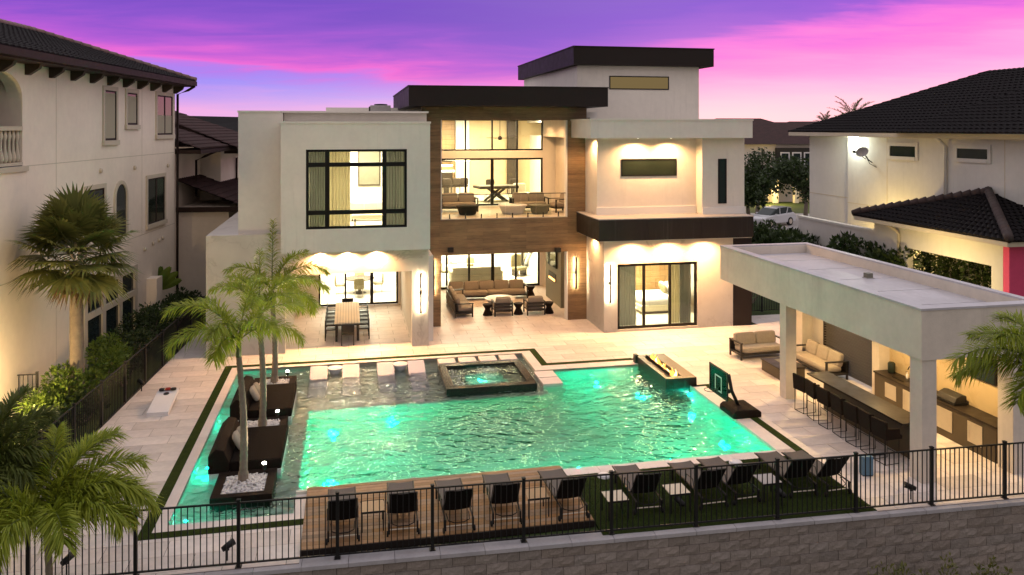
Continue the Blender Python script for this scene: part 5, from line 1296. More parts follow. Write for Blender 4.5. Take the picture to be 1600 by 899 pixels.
def shrub(name, label, loc, size, n, mleaf, seed, leaf=.09, cat='shrub', group=None, stems=True, wl=.5):
    rg = random.Random(seed); th = thing(name, label, cat, loc, 0, group); mb = MB()
    lobes = [(rg.uniform(-.55,.55)*size[0]/2*1.2, rg.uniform(-.55,.55)*size[1]/2*1.2, size[2]*rg.uniform(.35,.72), rg.uniform(.45,.75)) for _ in range(7)]
    for i in range(n):
        lx, ly, lz, ls = rg.choice(lobes)
        a = rg.uniform(0, 6.28); c_ = rg.uniform(-.7, 1); q = math.sqrt(1-c_*c_); rr = rg.uniform(.6, 1.0)**.5*ls
        p = (lx+q*cos(a)*rr*size[0]/2*.75, ly+q*sin(a)*rr*size[1]/2*.75, max(.03, lz+c_*rr*size[2]*.42))
        d = norm((q*cos(a)+rg.gauss(0,.5), q*sin(a)+rg.gauss(0,.5), c_*.6+.35+rg.gauss(0,.4)))
        s_ = norm(cross(d, (rg.gauss(0,1), rg.gauss(0,1), rg.gauss(0,1)))); L_ = leaf*rg.uniform(.6,1.3); w_ = L_*wl*.5
        mb.add([p, vadd(vadd(p,d,L_*.5),s_,w_), vadd(p,d,L_), vadd(vadd(p,d,L_*.5),s_,-w_)], [(0,1,2,3)])
    mb.build('foliage', M[mleaf], th)
    if stems:
        sm = MB()
        for l in lobes: sm.tube([(l[0]*.2,l[1]*.2,0),(l[0]*.7,l[1]*.7,l[2]*.6),(l[0],l[1],l[2])], [.03,.02,.008], 5)
        sm.build('stem', M['trunk'], th)
    return th
def lw_at(u, off):                                  # point near the left neighbour wall; off = distance in front of it
    a = R(6.5); return (-9.6+u*sin(a)+off*cos(a), 27.5+u*cos(a)-off*sin(a))
k = 0
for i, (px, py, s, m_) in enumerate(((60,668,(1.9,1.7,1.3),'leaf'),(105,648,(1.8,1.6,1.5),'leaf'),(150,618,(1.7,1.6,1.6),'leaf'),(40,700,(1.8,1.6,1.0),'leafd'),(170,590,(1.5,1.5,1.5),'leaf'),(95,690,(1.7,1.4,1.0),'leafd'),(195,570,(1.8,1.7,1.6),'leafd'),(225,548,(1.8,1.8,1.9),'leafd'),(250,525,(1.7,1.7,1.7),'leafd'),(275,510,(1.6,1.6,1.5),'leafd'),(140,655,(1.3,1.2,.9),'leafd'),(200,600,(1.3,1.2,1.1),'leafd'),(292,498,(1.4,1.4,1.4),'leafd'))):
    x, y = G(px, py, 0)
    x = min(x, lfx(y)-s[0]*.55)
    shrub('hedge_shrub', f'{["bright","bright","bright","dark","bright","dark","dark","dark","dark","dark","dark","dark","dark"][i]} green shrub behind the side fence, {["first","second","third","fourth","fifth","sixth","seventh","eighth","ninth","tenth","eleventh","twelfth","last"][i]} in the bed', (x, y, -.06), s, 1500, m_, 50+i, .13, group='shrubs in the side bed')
# traveller palm beside the neighbour
tp_ = PD(238, 500, 35.5); tt = PD(238, 458, 35.5)
tv_ = thing('banana_plant', 'upright banana like plant with broad leaves in the side bed', 'plant', (tp_[0], tp_[1], -.06))
MB().tube([(0,0,0),(.02,0,tt[2]+.06)], [.09,.07], 8).build('trunk', M['trunk'], tv_, True)
lf_ = MB(); rg = random.Random(14)
for i in range(9):
    a = R(-62+124*i/8); L_ = rg.uniform(1.0,1.3)
    def leaf_fn(u, v, a=a, L_=L_):
        s = .25+L_*u; w_ = .19*sin(pi*min(.97,.05+.92*u))**.6*(v-.5)*2
        return (sin(a)*s+cos(a)*w_, .05*sin(i)+.15*abs(v-.5)+.06*(i % 3), tt[2]+.06+cos(a)*s-sin(a)*w_-.12*u*u)
    lf_.grid(leaf_fn, 8, 4)
lf_.build('leaf_fan', M['leaf'], tv_, True)
# weeds at the foot of the wall, lower right
for i, (px, py, h_) in enumerate(((1345,899,.55),(1395,905,.5),(1480,910,.6),(1545,905,.55),(1590,915,.5),(1435,915,.4))):
    x, y, z = PD(px, py, 14.8+.25*i)
    shrub('weed_clump', f'{ORD[i]} weedy clump from the left below the block wall', (x, y, -2.6), (.7,.6,z+2.6+h_), 900, 'weed', 90+i, .10, 'weeds', 'weeds below the wall', True, .35)
# ================================================================== NEIGHBOUR HOUSE, LEFT
A6 = R(6.5); ux, uy = sin(A6), cos(A6)
nh = thing('neighbour_house', 'beige stucco neighbour house with dark tiled roof and brackets', 'house', (-9.6, 27.5, 0), -A6)
# local: +y along wall (away), +x out of the wall toward the pool
def nb(name, m_, *bs, parent=None, bev=0):
    b = MB()
    for a in bs: b.box(*a)
    return b.build(name, m_, parent or nh, bev=bev)
WT = 10.45
AY0, AY1, AZ0, AZ1 = -3.2, -.92, 7.35, 10.15          # arched loggia opening
nb('wall', M['stucco_far'], (-9,0,AY1,12.95,-.06,WT), (-9,0,-14,AY0,-.06,WT), (-9,0,AY0,AY1,-.06,AZ0))
ar = MB()
N_ = 14; cy_, rr_ = (AY0+AY1)/2, (AY1-AY0)/2
arc = [(cy_-rr_*cos(pi*i/N_), AZ1-.75+.75*sin(pi*i/N_)) for i in range(N_+1)]
for i in range(N_):
    (ya, za), (yb_, zb_) = arc[i], arc[i+1]
    ar.add([(0,ya,za),(0,yb_,zb_),(0,yb_,WT),(0,ya,WT),(-.45,ya,za),(-.45,yb_,zb_),(-.45,yb_,WT),(-.45,ya,WT)], [(0,1,2,3),(4,7,6,5),(0,4,5,1)])
ar.build('arch', M['stucco_far'], nh)
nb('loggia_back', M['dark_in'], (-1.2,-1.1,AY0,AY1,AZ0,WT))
nb('loggia_floor', M['concrete'], (-1.1,.06,AY0,AY1,AZ0-.15,AZ0))
ra_ = nb('balustrade_rail', M['cream'], (-.2,.02,AY0,AY1,8.42,8.54), (-.2,.02,AY0,AY1,7.37,7.46))
bm_ = MB().lathe([(.05,7.46),(.085,7.55),(.09,7.62),(.045,7.85),(.04,8.1),(.07,8.25),(.05,8.32),(.05,8.42)], 10).mesh('baluster', M['cream'], True)
for i in range(10): link('baluster', bm_, ra_, loc=(-.09, AY0+.12+.225*i, 0))
nb('sill_band', M['cream'], (0,.07,AY0-.1,AY1+.25,7.18,7.34))
for z in (7.33, 3.95): nb('control_joint', M['cream'], (0,.006,AY1+.3 if z > 5 else -8,12.9,z-.012,z+.012))
for y in (1.2, 8.75): nb('control_joint', M['cream'], (0,.006,y-.012,y+.012,3.96 if y > 5 else 0,10.3))
def nwin(y0, y1, z0, z1, curt, mull=True, glassm=None, frame_m=None):
    f_ = nb('window', M['cream'], (0,.05,y0-.16,y0,z0-.16,z1+.16),(0,.05,y1,y1+.16,z0-.16,z1+.16),(0,.05,y0,y1,z1,z1+.16),(0,.10,y0-.2,y1+.2,z0-.18,z0))
    nb('sash', M['gutter'], (0.0,.03,y0,y0+.06,z0,z1),(0.0,.03,y1-.06,y1,z0,z1),(0.0,.03,y0+.06,y1-.06,z1-.06,z1),(0.0,.03,y0+.06,y1-.06,z0,z0+.06), *([(0.0,.032,(y0+y1)/2-.04,(y0+y1)/2+.04,z0+.06,z1-.06)] if mull else []), parent=f_)
    nb('pane', glassm or M['glass_dk'], (0,.012,y0+.06,y1-.06,z0+.06,z1-.06), parent=f_)
    if curt: nb('blind', M['curtain'], (.0121,.016,y0+.08,y1-.08,z0+.08,z0+(z1-z0)*curt), parent=f_)
nwin(4.95, 6.0, 8.02, 9.93, .95, False); nwin(7.1, 8.15, 8.62, 9.93, .9, False); nwin(10.5, 12.5, 8.18, 9.97, .5)
nwin(9.35, 11.45, 4.3, 6.28, .0, True, M['glass_grn']); nwin(3.4, 4.9, 5.0, 6.25, .0, False)
# arched window
aw = MB(); y0, y1, z0, z1 = 5.95, 7.0, 4.25, 5.75; N_ = 10
out = [(y0-.14,z0)]+[((y0+y1)/2-((y1-y0)/2+.14)*cos(pi*i/N_), z1+((y1-y0)/2+.14)*sin(pi*i/N_)) for i in range(N_+1)]+[(y1+.14,z0)]
inn = [(y0,z0)]+[((y0+y1)/2-((y1-y0)/2)*cos(pi*i/N_), z1+((y1-y0)/2)*sin(pi*i/N_)) for i in range(N_+1)]+[(y1,z0)]
for i in range(len(out)-1):
    aw.add([(.06,*out[i]),(.06,*out[i+1]),(.06,*inn[i+1]),(.06,*inn[i]),(0,*out[i]),(0,*out[i+1]),(0,*inn[i+1]),(0,*inn[i])], [(0,1,2,3),(0,4,5,1),(3,2,6,7)])
awo = aw.build('arched_window', M['cream'], nh)
MB().add([(.015,a,b) for a,b in inn], [tuple(range(len(inn)))]).build('pane', M['glass_dk'], awo)
# ground floor doors/windows group
fg = nb('ground_window_wall', M['cream'], *[(0,.12,3.15+1.55*i-.14,3.15+1.55*i+.14,-.06,2.75) for i in range(4)], (0,.13,3.0,7.95,2.62,2.85), (0,.13,3.0,7.95,1.62,1.84))
for i in range(3):
    for zz in ((.1,1.62),(1.84,2.62)): nb('pane', M['glass_dk'], (.01,.05,3.29+1.55*i,4.56+1.55*i,*zz), parent=fg)
nb('utility_box', M['stucco_far'], (0,.45,9.2,9.9,.5,2.0))
for i, (y, z) in enumerate(((4.6,6.9),(7.9,6.85),(11.9,6.75),(9.0,3.3),(10.0,3.42),(10.7,3.45),(11.2,3.48))):
    MB().lathe([(.09,0),(.09,.06),(.04,.09)], 10).xf(lambda a,b,c: (c,a,b)).build('vent', M['cream'], nh, True, loc=(0,y,z))
# eaves, brackets, roof
nb('soffit', M['gutter'], (-.2,.82,-14,13.0,10.45,10.58)); nb('gutter', M['gutter'], (.82,.97,-14,13.15,10.5,10.72)); nb('gutter', M['gutter'], (-9,.82,13.0,13.15,10.5,10.72))
for i in range(11):
    y = -2.2+1.5*i
    MB().prism_y([(0,10.12),(.10,10.12),(.40,10.32),(.46,10.45),(0,10.45)], -.09, .09).build('bracket', M['dark_in'], nh, loc=(0,y,0))
def tiled(name, parent, e0, e1, r0_, r1_, m_, tw_=.32, cs=.38, lift=.05):
    """barrel tiles over the quad eave e0-e1, ridge r0-r1 (3D points)"""
    mb = MB(); lerp = lambda a, b, t_: tuple(a[q]+(b[q]-a[q])*t_ for q in range(3))
    sl = math.dist(lerp(e0,e1,.5), lerp(r0_,r1_,.5)); nc = max(2, int(sl/cs))
    nrm = norm(cross(norm(tuple(e1[q]-e0[q] for q in range(3))), norm(tuple(lerp(r0_,r1_,.5)[q]-lerp(e0,e1,.5)[q] for q in range(3)))))
    if nrm[2] < 0: nrm = tuple(-q for q in nrm)
    for c in range(nc):
        a0, a1 = lerp(e0,r0_,c/nc), lerp(e1,r1_,c/nc); b0, b1 = lerp(e0,r0_,(c+1.04)/nc), lerp(e1,r1_,(c+1.04)/nc)
        nt_ = max(1, int(math.dist(a0,a1)/tw_))
        for k in range(nt_):
            A, B, Cc, D = lerp(a0,a1,k/nt_), lerp(a0,a1,(k+1)/nt_), lerp(b0,b1,(k+1)/nt_), lerp(b0,b1,k/nt_)
            vs_ = []
            for t_, hh in ((0,0),(.25,.7),(.5,1),(.75,.7),(1,0)):
                vs_.append(vadd(lerp(A,B,t_), nrm, lift*(.7+hh))); 
            for t_, hh in ((0,0),(.25,.7),(.5,1),(.75,.7),(1,0)): vs_.append(vadd(lerp(D,Cc,t_), nrm, lift*.15+lift*hh*.9))
            vs_ += [A, B]
            mb.add(vs_, [(i,i+1,i+6,i+5) for i in range(4)]+[(10,1,0),(10,2,1),(10,11,2),(11,3,2),(11,4,3)])
    return mb.build(name, m_, parent, False, kind='stuff')
nb('roof_deck', M['gutter'], (-9,.8,-14,12.98,10.58,10.62))
rz1 = 10.72+4.9*.42
ro = MB().add([(.92,-14,10.7),(.92,13.1,10.7),(-4.2,8.4,12.5),(-4.2,-14,12.5),(-9.4,13.1,10.7),(-9.4,-14,10.7)], [(0,1,2,3),(1,4,2),(4,5,3,2)]).build('roof', M['rooft'], nh)
tiled('roof_tiles', ro, (.92,-8,10.72), (.92,13.1,10.72), (-4.2,-8,12.5), (-4.2,8.4,12.5), M['rooft'])
tiled('roof_tiles', ro, (.92,13.1,10.72), (-9.4,13.1,10.72), (-4.1,8.4,12.5), (-4.3,8.4,12.5), M['rooft'], .4)
cpm = MB().tube([(0,0,0),(0,.42,.0)], [.13,.10], 8).mesh('ridge_cap', M['ridge'], True)
def ridge_caps(parent, a, b, m_=None):
    L_ = math.dist(a, b); k = int(L_/.36); dx, dy, dz = [(b[q]-a[q])/L_ for q in range(3)]
    for i in range(k):
        o = link('ridge_cap', m_ or cpm, parent, loc=tuple(a[q]+(b[q]-a[q])*i/k for q in range(3)))
        o.rotation_euler = (math.asin(dz), 0, math.atan2(-dx, dy))
ridge_caps(ro, (.92,13.1,10.80), (-4.2,8.4,12.57)); ridge_caps(ro, (-4.2,8.4,12.57), (-4.2,-4,12.57))
MB().tube([(.9,13.05,10.5),(.6,13.0,10.3),(.12,12.97,10.1),(.1,12.97,0)], .06, 8).build('downspout', M['gutter'], nh, True)
# farther wing with lower roofs
nb('wing_wall', M['stucco_far'], (-9,-.6,12.95,19,-.06,7.35), (-9,.5,19,26,-.06,7.2), (-9,-.6,26.2,33,-.06,6.5))
wr = MB().add([(1.15,12.98,7.45),(1.15,19.6,7.45),(-3.5,16,9.2),(-3.5,12.98,9.2),(-7,19.6,7.45)], [(0,1,2,3),(1,4,2)]).build('wing_roof', M['rooft2'], nh)
tiled('roof_tiles', wr, (1.15,12.98,7.47), (1.15,19.6,7.47), (-3.5,12.98,9.2), (-3.5,16,9.2), M['rooft2'], .36, .45, .07)
w2 = MB().add([(2.0,18.0,7.25),(2.0,27,7.25),(-4,23,9.7),(-4,18,9.7),(-9,27,7.25)], [(0,1,2,3),(1,4,2)]).build('wing_roof', M['rooft2'], nh)
tiled('roof_tiles', w2, (2.0,18.0,7.27), (2.0,27,7.27), (-4,18,9.7), (-4,23,9.7), M['rooft2'], .36, .45, .07)
nb('wing_eave', M['gutter'], (-.6,1.2,12.98,19.7,7.25,7.44), (.5,2.05,19.72,27,7.05,7.24))
lr_ = MB().add([(2.6,15,4.55),(2.6,30,4.55),(-.7,30,5.9),(-.7,15,5.9)], [(0,1,2,3)]).build('porch_roof', M['rooft2'], nh)
tiled('roof_tiles', lr_, (2.6,15,4.57), (2.6,30,4.57), (-.7,15,5.9), (-.7,30,5.9), M['rooft2'], .36, .42, .07)
nb('porch_wall', M['stucco_far'], (-.6,1.9,15.3,29.8,-.06,4.5)); nb('porch_fascia', M['gutter'], (2.55,2.7,14.95,30,4.3,4.56), (-.6,2.55,14.95,15.1,4.25,4.5))
MB().tube([(.9,17.0,7.3),(.3,16.7,7.0),(-.1,16.6,6.8),(-.1,16.6,4.9)], .06, 8).build('downspout', M['gutter'], nh, True); MB().tube([(1.9,22.4,7.1),(1.0,22.2,6.9),(.6,22.0,6.7),(.6,22.0,4.9)], .06, 8).build('downspout', M['gutter'], nh, True)
nb('window', M['cream'], (.5,.56,23.8,25.3,5.4,6.9)); nb('pane', M['glass_dk'], (.56,.58,24.0,25.1,5.55,6.8))
# far roof beyond
fr1 = thing('far_house', 'dark roofed house far behind the left neighbour', 'house', PD(320, 360, 62)[:2]+(0,), -A6)
MB().box(-9,9,-5,5,-.06,7.2).build('wall', M['stucco_far'], fr1)
frr = MB().add([(-9.8,-5.8,7.2),(9.8,-5.8,7.2),(9.8,5.8,7.2),(-9.8,5.8,7.2),(-4,0,9.5),(5,0,9.3)], [(0,1,5,4),(1,2,5),(2,3,4,5),(3,0,4)]).build('roof', M['rooft'], fr1)
cpf = MB().tube([(0,0,0),(0,.4,.0)], [.14,.11], 6).mesh('ridge_cap', M['ridge'])
ridge_caps(frr, (9.8,-5.8,7.3), (5,0,9.4), cpf); ridge_caps(frr, (-9.8,-5.8,7.3), (-4,0,9.6), cpf)
yl = thing('bollard_lamp', 'bollard lamp washing the beige neighbour wall with yellow light', 'garden light', (-9.25, 23.2, -.06), 0)
MB().tube([(0,0,0),(0,0,1.15)], .05, 10).build('post', M['blackp'], yl); MB().lathe([(.09,1.3),(.10,1.33),(.02,1.38)], 12).build('cap', M['blackp'], yl, True)
MB().lathe([(.045,1.15),(.045,1.3)], 12).build('lens', emis('bollard_lens', (1,.72,.3), 6), yl)
light('POINT', (.0,.16,1.22), 560, (1,.68,.30), yl, .1)
# ================================================================== NEIGHBOUR HOUSE, RIGHT
rh = thing('right_house', 'pale neighbour house with dark hip roof and satellite dish', 'house', (29, 46, 0))
def rb(name, m_, *bs, parent=None, bev=0):
    b = MB()
    for a in bs: b.box(a[0]-29, a[1]-29, a[2]-46, a[3]-46, a[4], a[5])
    return b.build(name, m_, parent or rh, bev=bev)
yj = PX(1328, 250, 28.85)[0]
rb('wall', M['stucco_r'], (28.7,44,20,yj,-.06,8.0), (29.0,44,yj,46.1,-.06,8.0))
z_s = PX(1265, 300.7, 29.0)[1]
rb('band', M['cream'], (28.985,29.0,yj,46.1,z_s-.02,z_s+.02), (28.69,28.7,20,yj,z_s-.25,z_s-.21))
for px in (1304, 1386, 1570): 
    yy = PX(px, 240, 28.7)[0]; rb('control_joint', M['cream'], (28.692,28.7,yy-.02,yy+.02,z_s-.2,8.0)) if px > 1328 else None
rb('soffit', M['cream'], (28.15,29.2,19.5,46.8,7.98,8.06)); rb('gutter', M['cream'], (28.0,28.15,19.5,46.9,8.0,8.22)); rb('gutter', M['cream'], (28.15,44,46.8,46.95,8.0,8.22))
def RL(*p): return tuple((a[0]-29, a[1]-46, a[2]) for a in p)
E1, E0, R1, R0 = (28.0,47.0,8.24), (28.0,17,8.24), (36,39.2,11.75), (36,22,11.75)
rr = MB().add(RL(E0,E1,R1,R0,(44,47.0,8.24),(44,17,8.24)), [(0,1,2,3),(1,4,2),(4,5,3,2)]).build('roof', M['rooft'], rh)
tiled('roof_tiles', rr, *RL((28.0,22,8.26),E1,(36,22,11.75),R1), M['rooft'], .34, .42, .06)
# lower hip projecting toward us
L0, L1, LR1, LR0 = (27.4,36.5,8.24), (27.4,20,8.24), (32.5,33,10.4), (32.5,20,10.4)
rl = MB().add(RL(L0,L1,LR0,LR1,(36,36.5,9.2)), [(0,1,2,3),(0,3,4)]).build('roof', M['rooft'], rh)
tiled('roof_tiles', rl, *RL(L1,L0,LR0,LR1), M['rooft'], .34, .42, .06)
for (xa, ya, xb, yb2) in ((1391,228,1431,246),(1496,232,1544,249.5)):
    y1_, z1_ = PX(xa, ya, 28.68); y0_, z0_ = PX(xb, yb2, 28.68)
    f_ = rb('window', M['stucco_r'], (28.63,28.7,y0_-.18,y0_,z0_-.18,z1_+.18),(28.63,28.7,y1_,y1_+.18,z0_-.18,z1_+.18),(28.63,28.7,y0_,y1_,z1_,z1_+.18),(28.60,28.7,y0_,y1_,z0_-.18,z0_))
    rb('pane', M['glass_grn'], (28.67,28.705,y0_,y1_,z0_,z1_), parent=f_)
yy = PX(1477, 300, 28.6)[0]
MB().tube([(28.05-29,yy-46,8.05),(28.4-29,yy-46,7.8),(28.6-29,yy-46,7.6),(28.6-29,yy-46,0)], .08, 8).build('downspout', M['stucco_r'], rh, True)
# dish
dy_, dz_ = PX(1356, 246, 28.4)
ds = thing('satellite_dish', 'satellite dish on the pale neighbour wall', 'satellite dish', (28.68, dy_, dz_))
MB().tube([(0,0,-.3),(-.25,0,-.15),(-.4,0,.1)], .03, 6).build('arm', M['blackp'], ds)
def dish_fn(u, v): 
    r = .36*u; a = 2*pi*v; return (r*cos(a), r*sin(a)*.9, .2*u*u)
rfl = MB().grid(dish_fn, 5, 24).build('reflector', M['concrete'], ds, True, loc=(-.55, 0, .2)); rfl.rotation_euler = (R(58), 0, R(-62))
MB().tube([(-.4,0,-.1),(-.95,.25,.3)], .02, 6).box(-1.02,-.9,.2,.32,.24,.38).build('feed', M['blackp'], ds)
MB().tube([(0,-.35,-.55),(-.3,-.2,-.35),(-.45,0,.1)], .02, 6).build('strut', M['blackp'], ds)
fy, fz = PX(1326, 214, 28.3)
fl = thing('flood_lamp', 'bright white floodlight under the neighbour eave', 'floodlight', (28.45, fy-.1, fz))
MB().box(-.02,.25,-.08,.08,.02,.1).build('bracket', M['cream'], fl); MB().pillow((0,0,0), (.30,.34,.24), .8).build('lamp', M['flood_e'], fl, True)
light('POINT', (-.35,-.2,-.25), 110, (.9,1,.82), fl, .12)
# low white wall and lanai
lw = tag(MB().box(-.12,.12,-4.2,4.2,-.06,3.3).box(-.17,.17,-4.25,4.25,3.3,3.42).build('garden_wall', M['stucco_r'], None, loc=(25.7, 37.6, 0)), 'low white garden wall between hedge and neighbour house', 'wall')
ln = thing('lanai', 'neighbour lanai with dark tiled hip roof and yellow lit wall', 'pavilion', (25.5, 25.8, 0))
def lb(name, m_, *bs, parent=None):
    b = MB()
    for a in bs: b.box(a[0]-25.5, a[1]-25.8, a[2]-25.8+.0, a[3]-25.8+.0, a[4], a[5]) if False else b.box(a[0]-25.5, a[1]-25.5, a[2]-25.8, a[3]-25.8, a[4], a[5])
    return b.build(name, m_, parent or ln)
oy1, oz1 = PX(1418, 391, 25.5); oy0, oz0 = PX(1549, 412, 25.5)
ozt = (oz1+oz0)/2
lb('wall', M['stucco_r'], (25.5,25.8,27.0,oy0,-.06,3.98), (25.5,25.8,oy1,34.9,-.06,3.98), (25.5,25.8,oy0,oy1,ozt,3.98), (25.5,25.8,oy0,oy1,-.06,.9))
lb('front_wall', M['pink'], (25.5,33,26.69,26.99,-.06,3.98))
lb('rear_wall', M['stucco_r'], (32.2,32.5,27.0,34.9,-.06,3.98)); lb('ceiling', M['cream'], (25.8,32.2,27.0,34.9,3.7,3.95))
lb('fascia', M['cream'], (24.85,25.05,26.1,35.6,3.9,4.08), (25.05,33.5,26.1,26.3,3.9,4.08), (25.05,25.5,26.3,35.6,3.92,3.98))
apx = (28.5,31.0,5.5)
def LL(*p): return tuple((a[0]-25.5, a[1]-25.8, a[2]) for a in p)
c0, c1, c2, c3, a2 = (24.85,26.0,4.1), (24.85,35.7,4.1), (34,35.7,4.1), (34,26.0,4.1), (30.5,31.0,5.5)
lro = MB().add(LL(c0,c1,c2,c3,apx,a2), [(0,1,4),(1,2,5,4),(2,3,5),(3,0,4,5)]).build('roof', M['rooft'], ln)
tiled('roof_tiles', lro, *LL(c0,c1,(28.45,30.9,5.5),(28.45,31.1,5.5)), M['rooft'], .30, .33, .07)
tiled('roof_tiles', lro, *LL(c3,c0,(30.5,31,5.5),apx), M['rooft'], .30, .33, .07)
M['ridge2'] = mat('brown_ridge_tile', (.055,.038,.036), .85, .25, 5, .3, 40, rnd=.15)
cp2 = MB().tube([(0,0,0),(0,.46,.05)], [.15,.19], 8).mesh('ridge_cap', M['ridge2'], True)
ridge_caps(lro, *LL((24.85,26.0,4.2),(28.5,31,5.6)), cp2); ridge_caps(lro, *LL((24.85,35.7,4.2),(28.5,31,5.6)), cp2)
yy = PX(1401, 400, 25.3)[0]
MB().tube([(24.95-25.5,yy-25.8+.4,3.95),(25.2-25.5,yy-25.8,3.7),(25.4-25.5,yy-25.8,3.5),(25.4-25.5,yy-25.8,.0)], .07, 8).build('downspout', M['cream'], ln, True)
wl1 = thing('wall_lamp', 'yellow lamp lighting the alley beside the right house', 'lamp', (27.0, 37.2, 2.2)); MB().box(-.08,.08,-.08,.08,-.2,.1).build('cage', M['blackp'], wl1); MB().pillow((0,0,.18), (.14,.14,.14), 1).build('bulb', emis('yellow_bulb', (1,.75,.25), 12), wl1, True)
MB().tube([(0,0,-2.2),(0,0,-.2)], .03, 6).build('post', M['blackp'], wl1)
light('POINT', (0,0,.42), 420, (1,.70,.20), wl1, .1)
wl2 = thing('wall_lamp', 'yellow path lamp washing the lanai wall', 'lamp', (22.6, 29.5, 0)); MB().tube([(0,0,-.05),(0,0,1.5)], .03, 6).build('post', M['blackp'], wl2); MB().lathe([(.12,1.5),(.14,1.56),(.03,1.66)], 12).build('cap', M['blackp'], wl2)
light('SPOT', (.1,0,1.7), 650, (1,.72,.28), wl2, .15, (R(100), 0, R(-90)), 150, .9)
# hedge and gate behind the pavilion
for i, (px, py, d, h_) in enumerate(((1195,352,48,2.2),(1225,362,46,2.3),(1255,362,44,2.3),(1290,368,42,2.4),(1325,370,40.5,2.5),(1360,374,39,2.6),(1385,380,37.5,2.7))):
    x, y, z = PD(px, py, d)
    shrub('clipped_hedge', f'{ORD[i]} dark leafy shrub from the left behind the pavilion roof', (x, y, -.06), (3.2,2.4,max(1.2, z+.4)), 1500, 'leafd', 120+i, .28, group='shrubs behind the pavilion')
for i in range(4):
    x, y = 27.6, 28.0+1.9*i
    shrub('lanai_hedge', f'{ORD[i]} dark shrub from the front seen through the lanai opening', (x, y, -.06), (1.6,2.2,3.3), 900, 'leafd', 140+i, .22, group='shrubs inside the lanai')
fence('gate_fence', 'black picket gate beyond the dark corner pier', (17.1, 33.6), (22, 33.6), [0,1.6,3.2,4.9], 1.5, 0, .12)
shrub('gate_shrub', 'dark shrub mass behind the black gate', (19.0, 35.6, -.06), (4.5,1.8,2.6), 1600, 'leafd', 160, .25)
# ================================================================== STREET AND FAR THINGS
dx_, dy_ = G(1225, 340)
struct(MB().box(-9,16,-9,4,-.058,-.03).build('driveway', M['concrete'], None, loc=(dx_, dy_, 0), rotz=-.3))
cx_, cy_ = G(1206, 352)
car = thing('parked_car', 'white sport utility car parked on the driveway', 'car', (cx_, cy_, -.03), R(205))
# car local: +x forward, length 4.6
body = [(-2.3,.45),(-2.28,.85),(-2.15,1.02),(-1.95,1.12),(2.0-.9,1.02),(1.95,.92),(2.28,.75),(2.3,.42),(2.1,.28),(-2.15,.28)]
MB().prism_y(body, -.9, .9).build('body', M['carpaint'], car, bev=.10, seg=3)
cab = [(-2.05,1.05),(-1.75,1.52),(-1.2,1.62),(.05,1.60),(.45,1.50),(1.25,1.0)]
MB().prism_y(cab, -.74, .74).build('cabin', M['glass_dk'], car, bev=.08, seg=3)
MB().prism_y([(-1.85,1.55),(-1.2,1.64),(.05,1.63),(.40,1.53),(.35,1.50),(.0,1.59),(-1.2,1.60),(-1.8,1.50)], -.70, .70).build('roof', M['carpaint'], car)
for s in (-1,1):
    MB().prism_y([(-1.1,1.03),(-1.0,1.03),(-1.2,1.58),(-1.3,1.58)], s*.745-.02, s*.745+.02).prism_y([(-.15,1.03),(-.07,1.03),(-.02,1.58),(-.1,1.58)], s*.745-.02, s*.745+.02).build('pillar', M['carpaint'], car)
    for x in (-1.4,1.4):
        wh = MB().tube([(x,s*.93,.36),(x,s*.72,.36)], .36, 18).build('wheel', M['tyre'], car); MB().tube([(x,s*.945,.36),(x,s*.931,.36)], .23, 14).build('rim', M['steel'], wh)
    MB().pillow((2.22,s*.62,.72), (.14,.36,.14), .6).build('headlight', M['white_pl'], car, True); MB().pillow((-2.26,s*.68,.85), (.1,.3,.16), .6).build('taillight', mat('red_lens', (.3,.02,.02), .3), car, True)
    MB().pillow((.75,s*.98,1.08), (.16,.2,.12), .6).build('mirror', M['carpaint'], car, True)
def far_house(name, label, px, d, zt, w_, dep, roofh, m_, rotz_=0, cols=True):
    x, y, _ = PD(px, 300, d); t_ = thing(name, label, 'house', (x, y, 0), rotz_)
    MB().box(-w_/2,w_/2,0,dep,-.06,zt).build('wall', m_, t_)
    MB().add([(-w_/2-.7,-.7,zt),(w_/2+.7,-.7,zt),(w_/2+.7,dep+.7,zt),(-w_/2-.7,dep+.7,zt),(-w_/6,dep/2,zt+roofh),(w_/6,dep/2,zt+roofh)], [(0,1,5,4),(1,2,5),(2,3,4,5),(3,0,4),(0,3,2,1)]).build('roof', M['rooft2'], t_)
    return t_
f1 = far_house('far_house', 'two storey house across the street with dark window bay', 1245, 92, 6.6, 16, 11, 2.6, M['stucco_far'], -.12)
bay = MB().box(-2.6,1.9,-.5,0,2.8,6.2).build('bay', M['charcoal'], f1)
for i in range(3):
    fr_ = MB().box(-2.2+1.4*i,-1.1+1.4*i,-.56,-.5,3.9,5.7).build('window_frame', M['white_pl'], bay); MB().box(-2.05+1.4*i,-1.25+1.4*i,-.58,-.561,4.05,5.55).build('pane', M['glass_dk'], fr_)
MB().box(-.4,1.6,-.06,-.001,0,2.4).build('garage_door', M['cream'], f1); MB().box(-5.5,-4.6,-.06,-.001,0,2.5).build('door', M['dark_in'], f1)
for a in (-3.4,-1.0): MB().box(a-.25,a+.25,-2.2,-1.7,0,2.8).build('porch_post', M['stucco_r'], f1)
MB().add([(-7.5,-2.6,2.8),(2.2,-2.6,2.8),(2.2,0,3.9),(-7.5,0,3.9)], [(0,1,2,3)]).build('porch_roof', M['rooft'], f1)
pl_ = thing('porch_lamp', 'yellow lamp by the far house door', 'lamp', (f1.location.x-5.0, f1.location.y-2.2, 0)); MB().tube([(0,0,0),(0,0,1.6)], .05, 6).build('post', M['blackp'], pl_); MB().pillow((0,0,1.75), (.3,.3,.3), 1).build('globe', emis('porch_globe', (1,.72,.28), 14), pl_, True)
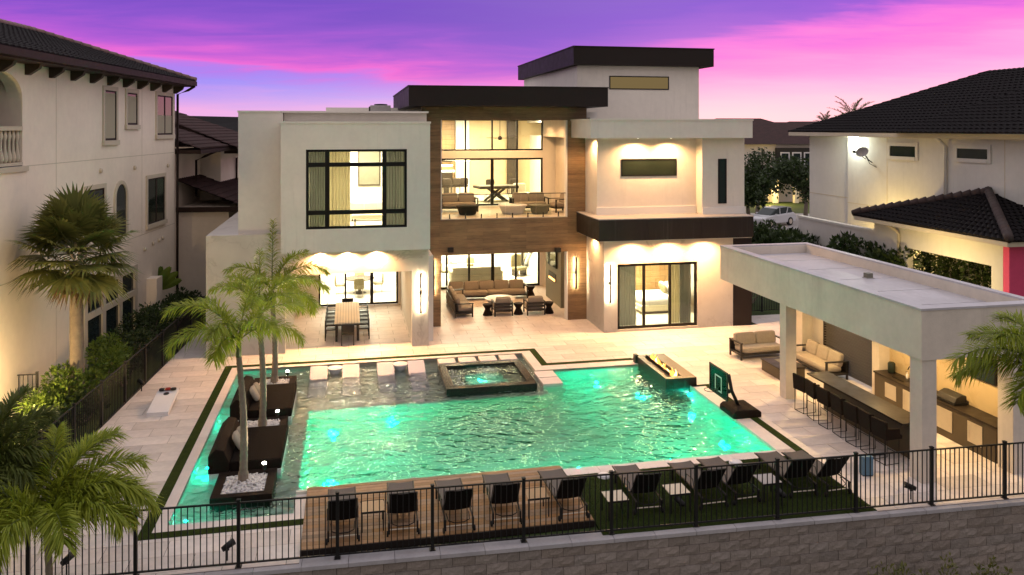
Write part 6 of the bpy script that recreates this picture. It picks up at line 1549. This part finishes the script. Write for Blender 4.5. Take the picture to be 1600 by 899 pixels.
light('POINT', (0,-.4,1.9), 900, (1,.70,.22), pl_, .2)
far_house('far_house', 'low brown roofed house beyond the street trees', 1178, 120, 7.0, 22, 12, 3.0, M['stucco_far'], -.1)
far_house('far_house', 'brown roofed house partly hidden by the right neighbour', 1292, 130, 7.0, 22, 12, 2.6, M['stucco_far'], -.12)
def tree(name, label, px, d, h_, cw, seed, m_='leafd', leaf=.4, n_=2600):
    x, y, _ = PD(px, 300, d); rg = random.Random(seed); t_ = thing(name, label, 'tree', (x, y, -.06))
    MB().tube([(0,0,0),(.1,0,h_*.25),(0,.1,h_*.5)], [.22,.17,.10], 8).build('trunk', M['trunk'], t_, True)
    mb = MB(); lm = MB(); lobes = []
    for k in range(11):
        a = rg.uniform(0,6.28); q = rg.uniform(.2,1)*cw*.36; z = h_*rg.uniform(.42,.86); lobes.append((q*cos(a), q*sin(a), z, cw*rg.uniform(.16,.27)))
        lm.tube([(0,.05,h_*.42),(q*cos(a)*.5,q*sin(a)*.5,(h_*.42+z)/2+.2),(q*cos(a),q*sin(a),z)], [.09,.06,.02], 5)
    for i in range(n_):
        lx, ly, lz, lr = rg.choice(lobes); d_ = norm((rg.gauss(0,1), rg.gauss(0,1), rg.gauss(0,.85)+.1)); r_ = lr*rg.uniform(.55,1.05)
        p = (lx+d_[0]*r_, ly+d_[1]*r_, lz+d_[2]*r_*.8); v_ = norm((rg.gauss(0,1), rg.gauss(0,1), rg.gauss(0,1))); s_ = norm(cross(v_, (rg.gauss(0,1), rg.gauss(0,1), rg.gauss(0,1)))); L_ = leaf*rg.uniform(.5,1.2)
        mb.add([p, vadd(vadd(p,v_,L_*.5),s_,L_*.28), vadd(p,v_,L_), vadd(vadd(p,v_,L_*.5),s_,-L_*.28)], [(0,1,2,3)])
    mb.build('crown', M[m_], t_); lm.build('limb', M['trunk'], t_)
tree('street_tree', 'dark round tree beside the white house corner', 1183, 76, 7.0, 6.5, 200)
tree('street_tree', 'dark tree in front of the far house beside right neighbour', 1258, 72, 6.4, 6.0, 201)
tree('street_tree', 'small dark tree above the white car', 1168, 66, 5.2, 4.5, 202)
for i, (px, py, d, n_, L_) in enumerate(((1332,186,78,18,2.7),(1290,192,100,12,1.6),(1312,193,96,10,1.3))):
    x, y, z = PD(px, py, d)
    palm('date_palm', f'{["large","small left","small middle"][i]} palm rising over the far roofs', (x, y, -.06), (x, y, z-.3), auto_fronds(n_, 60+i, L_, 85, 5, 25, 60), 70+i, .25, .2, 'frondd', .2, .42, 36, .25, .05, .1, 'palms over the far roofs')
for i, (px, d) in enumerate(((1205,57),(1172,52))):
    x, y, z = PD(px, 350, d); shrub('street_shrub', f'{["first","second"][i]} low shrub beside the parked car', (x, y, -.06), (2.6,2.0,1.5+.3*i), 900, 'leafd', 210+i, .25, group='shrubs by the car')
